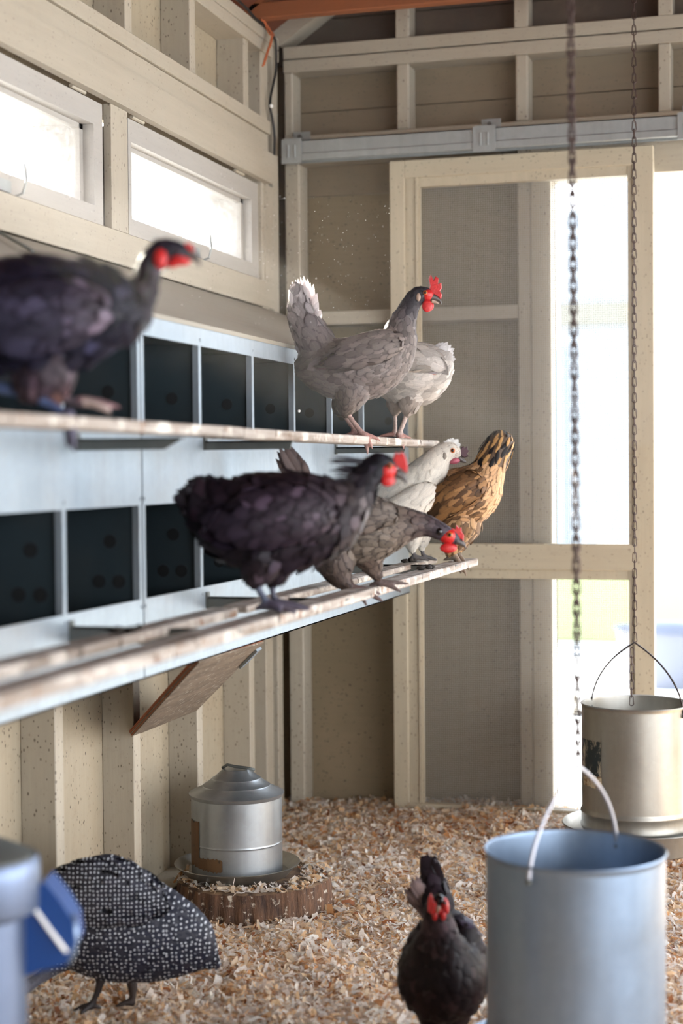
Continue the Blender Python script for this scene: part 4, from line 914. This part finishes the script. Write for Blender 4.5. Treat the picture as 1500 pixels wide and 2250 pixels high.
# ---- black hen on the lower roost
Z = depth(onX(598, 1338, .69)); BB = [(34, 24, 30), (32, 22, 30), (30, 24, 32), (38, 30, 38), (58, 50, 54), (84, 76, 76), (46, 42, 48), (26, 24, 30), (20, 20, 26)]
h4 = bird('black_hen', (598, 1338), Z, 'black hen standing on lower roost in the middle, ragged dark neck, red comb and wattles', 'hen',
 [([(448, 1092, 36, 0, .8, 54), (478, 1125, 62, 0, .8, 54), (530, 1148, 94, 0, .76, 50), (605, 1150, 110, 0, .74, 48), (675, 1142, 98, 0, .74, 46), (730, 1128, 72, 0, .76, 42), (765, 1108, 48, 0, .8, 40), (788, 1078, 36, 0, .85, 44), (808, 1048, 31, 0, .88, 40), (830, 1024, 27, 0, .85, 26), (850, 1022, 22, 0, .8, 0)], BB, .72),
  ([(562, 1272, 15, -28, 1, 22), (566, 1252, 34, -24, 1, 34), (580, 1215, 56, -16, 1, 44)], (50, 40, 46), .7), ([(606, 1270, 14, 28, 1, 22), (606, 1250, 32, 24, 1, 34), (605, 1215, 54, 16, 1, 44)], (44, 36, 42), .7)],
 [([(560, 1266, 9, -28), (570, 1298, 8.5, -28), (590, 1330, 10, -28)], (86, 92, 112)), ([(604, 1264, 9, 28), (598, 1295, 8, 28), (606, 1328, 9, 28)], (74, 74, 92)),
  (claw(590, 1335, .98, .02, -28, -40, 74, 8, 3), (92, 84, 100)), (claw(590, 1335, .85, .1, -28, -10, 60, 8, 4), (84, 76, 92)), (claw(590, 1335, .6, .12, -28, -55, 40, 8, 3), (84, 76, 92)), (claw(588, 1335, -.9, .05, -28, -25, 26, 7, 1), (70, 66, 80)),
  (claw(606, 1330, .95, .05, 28, 30, 66, 7.5, 2), (80, 72, 86)), (claw(606, 1330, .8, .0, 28, 50, 50, 7, 2), (80, 72, 86))],
 [([(470, 1150, 14, -72, .5, 90), (515, 1150, 40, -80, .45, 74), (580, 1140, 62, -84, .42, 56), (650, 1130, 64, -78, .42, 44), (700, 1125, 44, -66, .42, 36)], [(46, 34, 46), (44, 36, 48), (52, 42, 52), (60, 52, 58)], .62),
  ([(470, 1150, 14, 72, .5, 90), (515, 1150, 40, 80, .45, 74), (580, 1140, 62, 84, .42, 56), (650, 1130, 64, 78, .42, 44)], (44, 36, 46), .62)],
 {'tail': fan(478, 1105, [(378, 1100), (376, 1090), (404, 1062), (418, 1048), (458, 1040), (500, 1050)], 30, 20, 26)+fan(484, 1130, [(400, 1130), (384, 1108), (376, 1094)], 26, 6, 20),
 'hackle': [(812+rng.normal(0, 6), 1014+k*4, rng.uniform(-24, 24), 726+rng.normal(0, 9), 1004+k*6, rng.uniform(-30, 30), 6, rng.uniform(-4, 4)) for k in range(14)]}, (38, 32, 40), 'fblack', vox=.0036, spacing=.42, jit=.34, lift=.34, wlift=.3, wjit=.18, cfun=lambda c, P_, n: c*np.where(rng.random((n, 1)) < .2, 2.6, 1))
comb_mesh('comb', [(862, 1018), (864, 1004), (870, 992), (876, 998), (882, 991), (888, 998), (892, 1008), (895, 1024), (894, 1040), (886, 1036), (874, 1026)], Z, 7, 'comb', h4)
ellip('face_patch', 848, 1034, 24, 22, 22, 0, Z, 'comb', h4); ellip('wattle', 850, 1056, 14, 13, 6, -9, Z, 'comb', h4); ellip('wattle', 856, 1055, 13, 12, 6, 9, Z, 'comb', h4)
beak([(872, 1040, 11), (882, 1046, 8), (890, 1056, 4), (891, 1064, 1)], Z, 'beak', h4); eye(856, 1024, -21, 5, Z, h4)
# ---- grey brown pecking hen
Z = depth(onX(800, 1300, .69)); EC = [(92, 78, 78), (110, 98, 92), (134, 122, 110), (130, 116, 104), (120, 104, 98), (92, 78, 82), (74, 66, 78), (60, 54, 66)]
h5 = bird('brown_grey_hen', (800, 1300), Z, 'brown-grey hen on lower roost stretching its neck down, partly behind the black hen', 'hen',
 [([(655, 1085, 40, 20, .8, 34), (690, 1120, 64, 14, .8, 34), (742, 1152, 80, 8, .78, 32), (800, 1162, 74, 0, .78, 30), (845, 1160, 56, 0, .78, 28), (884, 1154, 39, 0, .8, 28), (918, 1152, 27, 0, .85, 28), (946, 1158, 21, 0, .88, 22), (968, 1168, 20, 0, .88, 8), (988, 1178, 17, 0, .85, 0), (1000, 1184, 12, 0, .8, 0)], EC, .72),
  ([(762, 1285, 14, -24, 1, 14), (745, 1262, 26, -22, 1, 22), (735, 1225, 46, -14, 1, 30)], [(96, 78, 70), (110, 96, 88)], .7), ([(826, 1262, 13, 22, 1, 14), (816, 1238, 24, 20, 1, 22), (806, 1205, 42, 12, 1, 28)], [(104, 86, 76), (124, 108, 98)], .7)],
 [([(756, 1272, 11, -24), (765, 1285, 10, -24), (778, 1296, 10, -24)], (104, 84, 80)), ([(818, 1240, 7, 22), (826, 1262, 7, 22), (834, 1282, 8, 22)], (110, 94, 90)),
  (claw(778, 1298, .9, .28, -24, -34, 58, 6.5, 4), (110, 88, 84)), (claw(778, 1298, .85, .05, -24, -16, 56, 6.5, 4), (118, 96, 92)), (claw(778, 1298, .5, .5, -24, -40, 44, 6.5, 5), (104, 84, 80)), (claw(776, 1298, -.9, .1, -24, -16, 30, 5.5, 1), (90, 74, 72)),
  (claw(834, 1284, .95, -.05, 22, 24, 56, 5.5, 1), (110, 94, 90)), (claw(834, 1284, .85, .25, 22, 8, 46, 5.5, 3), (118, 100, 96)), (claw(834, 1284, -.8, .05, 22, 26, 24, 5, 1), (100, 84, 80))],
 [([(690, 1150, 12, -46, .5, 64), (728, 1142, 34, -58, .45, 54), (780, 1132, 44, -62, .42, 42), (826, 1128, 36, -54, .42, 30), (852, 1132, 24, -42, .42, 24)], [(104, 90, 88), (118, 106, 98), (134, 122, 112)], .62),
  ([(690, 1150, 12, 56, .5, 64), (728, 1142, 34, 64, .45, 54), (780, 1132, 44, 66, .42, 42), (826, 1128, 36, 58, .42, 30)], (120, 108, 100), .62)],
 {'flight_feathers': flight(800, 1145, 705, 1160, 7, 17, -62, (98, 84, 82)), 'tail': fan(672, 1080, [(606, 1010), (608, 985), (626, 972), (646, 985), (664, 1010), (674, 1035)], 24, 14, 16, 14)}, (112, 96, 92), 'fgrey', jit=.25, lift=.26)
comb_mesh('comb', [(984, 1166), (992, 1160), (1000, 1163), (1002, 1153), (1008, 1160), (1013, 1158), (1014, 1168), (1019, 1176), (1018, 1189), (1010, 1184), (998, 1174)], Z, 5, 'comb', h5)
ellip('face_patch', 982, 1177, 23, 18, 17, 0, Z, 'comb', h5, -.3); ellip('wattle', 984, 1204, 18, 11, 5, -8, Z, 'comb', h5); ellip('wattle', 990, 1203, 14, 11, 5, 8, Z, 'comb', h5)
ellip('ear_lobe', 965, 1168, 7, 8, 4, -19, Z, 'eye', h5); beak([(1002, 1188, 9), (1012, 1193, 7), (1020, 1199, 3.5), (1022, 1206, .8)], Z, 'beak', h5); eye(988, 1175, -18, 5, Z, h5)
# ---- white hen
Z = depth(onX(925, 1235, .60)); WC = [(236, 230, 220), (240, 233, 222), (238, 230, 216), (226, 216, 204), (206, 194, 182), (190, 176, 166)]
h6 = bird('white_hen', (925, 1235), Z, 'small white hen with white crest and dark comb, looking right between other hens', 'hen',
 [([(835, 1130, 30, 30, .8, 26), (860, 1110, 50, 24, .8, 26), (895, 1092, 62, 12, .8, 24), (922, 1070, 55, 4, .8, 24), (942, 1040, 41, 0, .85, 22), (957, 1014, 30, 0, .88, 18), (974, 996, 24, 0, .88, 14), (990, 990, 19, 0, .85, 10), (1002, 996, 13, 0, .8, 5)], WC, .75),
  ([(905, 1205, 10, -12, 1, 12), (905, 1180, 22, -10, 1, 20), (905, 1140, 38, -5, 1, 24)], (208, 198, 186), .7), ([(925, 1200, 10, 16, 1, 12), (925, 1175, 22, 14, 1, 20), (922, 1140, 38, 5, 1, 24)], (206, 196, 184), .7)],
 [([(905, 1200, 5.5, -12), (908, 1215, 5, -12), (912, 1226, 6, -12)], (100, 96, 96)), ([(925, 1195, 5.5, 16), (928, 1215, 5, 16), (932, 1226, 6, 16)], (100, 96, 96)), (claw(912, 1228, .9, .05, -12, -16, 28, 4.5, 2), (100, 96, 96)), (claw(932, 1228, .9, .05, 16, 16, 26, 4.5, 2), (100, 96, 96)), (claw(912, 1228, -.8, .05, -12, -10, 18, 4, 1), (100, 96, 96))],
 [([(850, 1130, 10, -34, .5, 44), (880, 1118, 26, -46, .45, 36), (915, 1100, 32, -46, .42, 28), (938, 1080, 22, -40, .42, 22)], [(222, 216, 208), (216, 206, 196)], .62)],
 fan(988, 985, [(972, 972), (982, 964), (996, 962), (1008, 968), (1012, 980)], 12, 16, 12, 0, 0, (246, 246, 244)), (236, 232, 226), 'fwhite', cfun=lambda c, P_, n: .3*c+.7*np.array(srgb(248, 242, 230)))
comb_mesh('comb', [(1010, 995), (1012, 984), (1018, 980), (1021, 986), (1026, 979), (1027, 988), (1031, 990), (1026, 997), (1029, 1003), (1020, 1006), (1013, 1003)], Z, 5, 'dcomb', h6)
ellip('face_patch', 998, 1013, 13, 7, 12, 0, Z, plain('dusky_pink_face', (.42, .10, .14), .5), h6, .2); beak([(1008, 1006, 7), (1016, 1012, 5), (1024, 1016, 1.2)], Z, 'beak', h6); eye(994, 990, -17, 4.5, Z, h6)
ellip('ear_lobe', 976, 1002, 5, 8, 3, -21, Z, plain('grey_ear', (.2, .17, .14), .6), h6)
# ---- golden laced hen
Z = depth(onX(1003, 1228, .69)); GC = [(150, 104, 62), (168, 122, 78), (196, 150, 104), (214, 172, 128), (206, 160, 112), (120, 90, 60), (84, 64, 46), (90, 68, 46)]
def gold(c, P_, n):
    zn = float(PZ(1090, 1022, Z)[2]); s_ = P_[:, 2] > zn; c = c*rng.uniform(.8, 1.15, (n, 1)); k = rng.random(n) < .55
    bk = ((P_-PZ(1062, 1080, Z)) @ UX < 0) & ~s_; m_ = rng.random(n) < .6; c[bk & m_] *= np.array([.42, .40, .40])
    fr_ = ~bk & ~s_; c[fr_] = .35*c[fr_]+.65*np.array(srgb(236, 190, 144))
    c[s_ & k] = srgb(26, 22, 24); c[s_ & ~k] = srgb(206, 160, 104); return c
h7 = bird('golden_hen', (1003, 1228), Z, 'golden brown laced hen at far end of lower roost, striped nape turned to camera', 'hen',
 [([(945, 1128, 20, -6, .8, 28), (968, 1110, 46, -6, .8, 25), (1003, 1098, 66, 0, .8, 23), (1036, 1084, 62, 0, .8, 21), (1060, 1058, 46, 0, .8, 21), (1074, 1030, 36, 2, .85, 22)], GC[:5], .5),
  ([(1070, 1044, 30, 0, .85, 30), (1080, 1016, 34, 2, .85, 34), (1090, 992, 33, 4, .85, 32), (1098, 978, 31, 8, .85, 26), (1100, 972, 26, 16, .85, 18)], GC[5:], .26),
  ([(988, 1212, 11, -10, 1, 14), (996, 1190, 24, -8, 1, 20), (1005, 1150, 44, -5, 1, 26)], (200, 158, 112), .7), ([(1008, 1205, 10, 14, 1, 14), (1012, 1185, 22, 12, 1, 20), (1018, 1150, 40, 5, 1, 26)], (206, 164, 120), .7)],
 [([(988, 1205, 6.5, -10), (994, 1218, 6, -10), (1000, 1226, 7, -10)], (122, 108, 92)), ([(1002, 1196, 6.5, 12), (1004, 1210, 6, 12), (1008, 1222, 7, 12)], (122, 108, 92)),
  (claw(1000, 1228, .55, .7, -10, -22, 36, 5, 6), (140, 116, 96)), (claw(1000, 1228, .35, .8, -10, -20, 28, 5, 5), (120, 104, 88)), (claw(1008, 1226, .6, .6, 12, -2, 30, 5, 5), (130, 110, 92)), (claw(998, 1228, -.9, .05, -10, -8, 22, 4.5, 1), (110, 96, 82))],
 [([(948, 1132, 10, -32, .5, 60), (972, 1108, 28, -44, .45, 46), (1004, 1084, 38, -50, .42, 34), (1034, 1068, 34, -46, .42, 26)], [(120, 92, 62), (150, 108, 66), (170, 124, 78), (180, 134, 88)], .6)],
 {'flight_feathers': flight(1020, 1072, 1046, 1092, 5, 13, -52, (70, 58, 50), 2.4, 8)+flight(1000, 1100, 945, 1135, 6, 14, -46, (96, 72, 48)), 'tail': fan(960, 1125, [(930, 1150), (925, 1130), (935, 1112)], 18, 6, 16)}, (110, 80, 54), 'fgold', cfun=gold, jit=.2, N0=12000)
beak([(1110, 968, 7), (1114, 968, 4), (1117, 970, 1)], Z+.06, 'beak', h7, 0)
comb_mesh('comb', [(1098, 955), (1104, 947), (1110, 952), (1114, 960), (1108, 968)], Z+.05, 4, 'comb', h7)
# ---- guinea fowl
Z = depth(onZ(205, 2222, .012)); UC = [(30, 32, 48), (34, 36, 52), (36, 38, 54), (34, 34, 46), (38, 36, 42), (60, 58, 66), (110, 112, 124)]
h8 = bird('guinea_fowl', (205, 2215), Z, 'hunched dark guinea fowl with white pearl spots, pecking on floor at lower left', 'guinea fowl',
 [([(474, 2118, 10, 0, .8, 22), (440, 2092, 38, 0, .7, 24), (395, 2066, 76, 0, .72, 26), (340, 2052, 102, 0, .75, 26), (280, 2036, 120, 0, .76, 26), (225, 2020, 126, 0, .76, 26), (185, 2020, 96, 0, .76, 24), (160, 2050, 62, 0, .76, 22)], UC[:5], .85),
  ([(250, 2000, 100, 0, .6, 26), (240, 1972, 88, 0, .6, 26), (228, 1960, 82, 0, .6, 26), (180, 1975, 70, 0, .6, 24)], UC[:3], .85),
  ([(160, 2070, 50, 0, .8, 20), (148, 2098, 32, 0, .9, 18), (128, 2118, 20, 0, 1, 14), (104, 2138, 15, 0, 1, 0), (80, 2154, 13, 0, 1, 0), (62, 2166, 15, 0, 1, 0), (48, 2174, 12, 0, 1, 0)], [(40, 42, 56), (60, 60, 72), (110, 112, 126), (120, 122, 136), (150, 140, 146)], .8)],
 [([(222, 2150, 12, -24), (214, 2180, 8, -24), (200, 2212, 8, -24)], (44, 34, 34)), ([(290, 2160, 13, 24), (292, 2185, 9, 24), (290, 2205, 8, 24)], (60, 46, 40)),
  (claw(200, 2214, -.95, .1, -24, -34, 34, 6, 2), (44, 36, 36)), (claw(200, 2214, -.6, .3, -24, -50, 34, 6, 2), (44, 36, 36)), (claw(200, 2214, .9, .0, -24, -14, 22, 5, 1), (44, 36, 36)), (claw(290, 2206, -.9, .1, 24, 14, 34, 6, 2), (60, 46, 40)), (claw(290, 2206, -.7, .2, 24, 40, 30, 6, 2), (60, 46, 40))],
 [([(318, 1975, 40, -76, .4, 70), (285, 1968, 66, -88, .4, 66), (240, 1962, 78, -92, .4, 60), (190, 1962, 76, -90, .4, 50), (150, 1960, 58, -80, .4, 40)], [(34, 36, 50), (38, 38, 50), (44, 42, 50), (48, 44, 48)], .42),
  ([(318, 1975, 40, 76, .4, 70), (285, 1968, 66, 88, .4, 66), (240, 1962, 78, 92, .4, 60), (190, 1962, 76, 90, .4, 50)], (36, 38, 50), .42)],
 fan(420, 2095, [(462, 2132), (478, 2120), (474, 2108)], 22, 8, 20), (34, 36, 52), 'fguinea', vox=.0034, spacing=.5, jit=.06, wjit=.03, N0=11000, wlift=.05)
beak([(44, 2174, 8), (36, 2182, 5), (32, 2190, 1.5)], Z, 'beakp', h8)
# ---- dark hen on the floor facing the camera
Z = depth(onZ(975, 2318, .012)); FC = [(44, 34, 36), (38, 28, 30), (36, 25, 26), (34, 24, 26), (40, 30, 30), (84, 68, 72), (44, 34, 38), (34, 28, 32)]
h9 = bird('dark_brown_hen', (975, 2318), Z, 'dark brown hen walking toward camera on the shavings, beside the foreground feeder', 'hen',
 [([(975, 2020, 30, 170, .8, 40), (978, 2060, 62, 130, .9, 40), (978, 2110, 92, 70, .9, 38), (974, 2142, 99, 10, .9, 36), (968, 2140, 88, -40, .9, 34), (964, 2095, 60, -62, .9, 32), (963, 2050, 40, -66, .9, 26), (961, 2018, 30, -70, .9, 22), (960, 1996, 27, -76, .9, 12), (961, 1992, 22, -88, .9, 0)], FC, .72),
  ([(948, 1905, 16, 190, .7, 40), (952, 1945, 26, 184, .7, 44), (964, 1995, 36, 160, .8, 44)], [(44, 34, 40), (38, 30, 36)], .7),
  ([(1020, 2140, 42, 30, 1.6, 44), (1024, 2080, 38, 30, 1.6, 40), (1010, 2040, 26, 20, 1.4, 36)], [(56, 48, 56), (66, 58, 72)], .6), ([(918, 2165, 38, 30, 1.6, 44), (914, 2110, 32, 30, 1.6, 40), (925, 2070, 24, 20, 1.4, 36)], [(50, 40, 44), (60, 50, 54)], .6),
  ([(950, 2262, 12, 0, 1, 16), (950, 2235, 28, 0, 1, 26), (955, 2205, 44, 0, 1, 30)], (44, 34, 34), .7), ([(1000, 2262, 12, 0, 1, 16), (1000, 2235, 28, 0, 1, 26), (996, 2205, 44, 0, 1, 30)], (44, 34, 34), .7)],
 [([(950, 2255, 8, 0), (948, 2285, 7, 0), (950, 2312, 8, 0)], (90, 70, 60)), ([(1000, 2255, 8, 0), (1002, 2285, 7, 0), (1000, 2312, 8, 0)], (90, 70, 60)),
  (claw(950, 2316, -.3, .1, 0, -40, 30, 6, 2), (90, 70, 60)), (claw(950, 2316, .3, .1, 0, -40, 30, 6, 2), (90, 70, 60)), (claw(1000, 2316, -.3, .1, 0, -40, 30, 6, 2), (90, 70, 60)), (claw(1000, 2316, .4, .1, 0, -40, 30, 6, 2), (90, 70, 60))],
 [], {'tail': fan(960, 1995, [(922, 1905), (924, 1885), (938, 1872), (952, 1885), (968, 1905), (985, 1940)], 26, 14, 14, 180), 'wing_tip': fan(950, 2020, [(892, 1980), (890, 1955), (902, 1930), (915, 1915)], 34, 9, 16, 170, 10, (150, 128, 124))}, (40, 30, 34), 'fblack', vox=.0034, spacing=.42, jit=.3, lift=.3, cfun=lambda c, P_, n: c*np.where(rng.random((n, 1)) < .15, 2.0, 1))
comb_mesh('comb', [(940, 2004), (939, 1988), (941, 1972), (946, 1962), (951, 1972), (950, 1980), (957, 1984), (955, 1998), (950, 2008)], Z-.115, 9, 'comb', h9)
for sx in (-1, 1):
    ellip('face_patch', 964+sx*13, 1990, 9, 19, 12, -100, Z, 'comb', h9, sx*.15); ellip('wattle', 964+sx*9, 2012, 6, 11, 6, -106, Z, 'comb', h9)
ellip('face_patch', 962, 2000, 14, 9, 10, -102, Z, 'comb', h9)
ellip('crown', 963, 1978, 15, 13, 14, -98, Z, MAT['eye'], h9); beak([(962, 1992, 6), (961, 1999, 4.5), (960, 2007, 1)], Z-.115, 'beakp', h9); eye(977, 1984, -112, 3.5, Z, h9, False); eye(950, 1984, -110, 3.5, Z, h9, False)
# ---- dark hen sitting in a nest
Z = depth(onX(600, 930, .30)); h10 = bird('nesting_hen', (596, 934), Z, 'barely visible dark hen sitting inside an upper nest compartment', 'hen',
 [([(572, 912, 16, 0, .9, 20), (584, 908, 24, 0, .9, 20), (600, 910, 22, 0, .9, 18), (612, 896, 12, 0, .9, 12), (616, 886, 9, 0, .9, 6)], [(18, 14, 18), (24, 18, 22)], .7)], [([(596, 926, 9, 0), (600, 930, 8, 0)], (20, 16, 18))], [], None, (20, 16, 18), 'fblack', vox=.004, N0=2500)
beak([(622, 886, 4), (627, 889, 2), (630, 892, .6)], Z, 'beak', h10)
tag(MB().ball(onX(657, 903, NX+.004), (.003, .007, .004), 2).build('feather', 'white', None, True), 'tiny white fluff stuck to nest divider below the grey hen', 'feather')
# dust motes drifting in the window light
m = MB()
for k in range(240):
    x_, y_ = rng.uniform(560, 860), rng.uniform(430, 720); 
    if rng.random() < .25: x_, y_ = rng.uniform(150, 600), rng.uniform(350, 700)
    m.ball(PZ(x_, y_, rng.uniform(3.3, 4.7 if x_ > 640 else 3.5)), (.0006+.0006*rng.random()**3,)*3, 1)
tag(m.build('dust', 'white', None, True), 'bright dust specks drifting in the light beside the windows', 'dust', kind='stuff')

# thin dusty haze where the light comes in under the windows
t = NT('dusty_haze'); t.t.nodes.remove(t.bs); vs = t.n('ShaderNodeVolumeScatter'); vs.inputs['Density'].default_value = .016; vs.inputs['Anisotropy'].default_value = .7; vs.inputs['Color'].default_value = (1, .98, .95, 1)
t.l(vs.outputs[0], t.out.inputs['Volume']); MAT['haze'] = t.m
tag(MB().box((.03, -3.2, 1.2), (1.3, -.08, 2.15)).build('haze', 'haze'), 'thin sunlit dusty haze hanging in front of the windows', 'haze', kind='stuff')
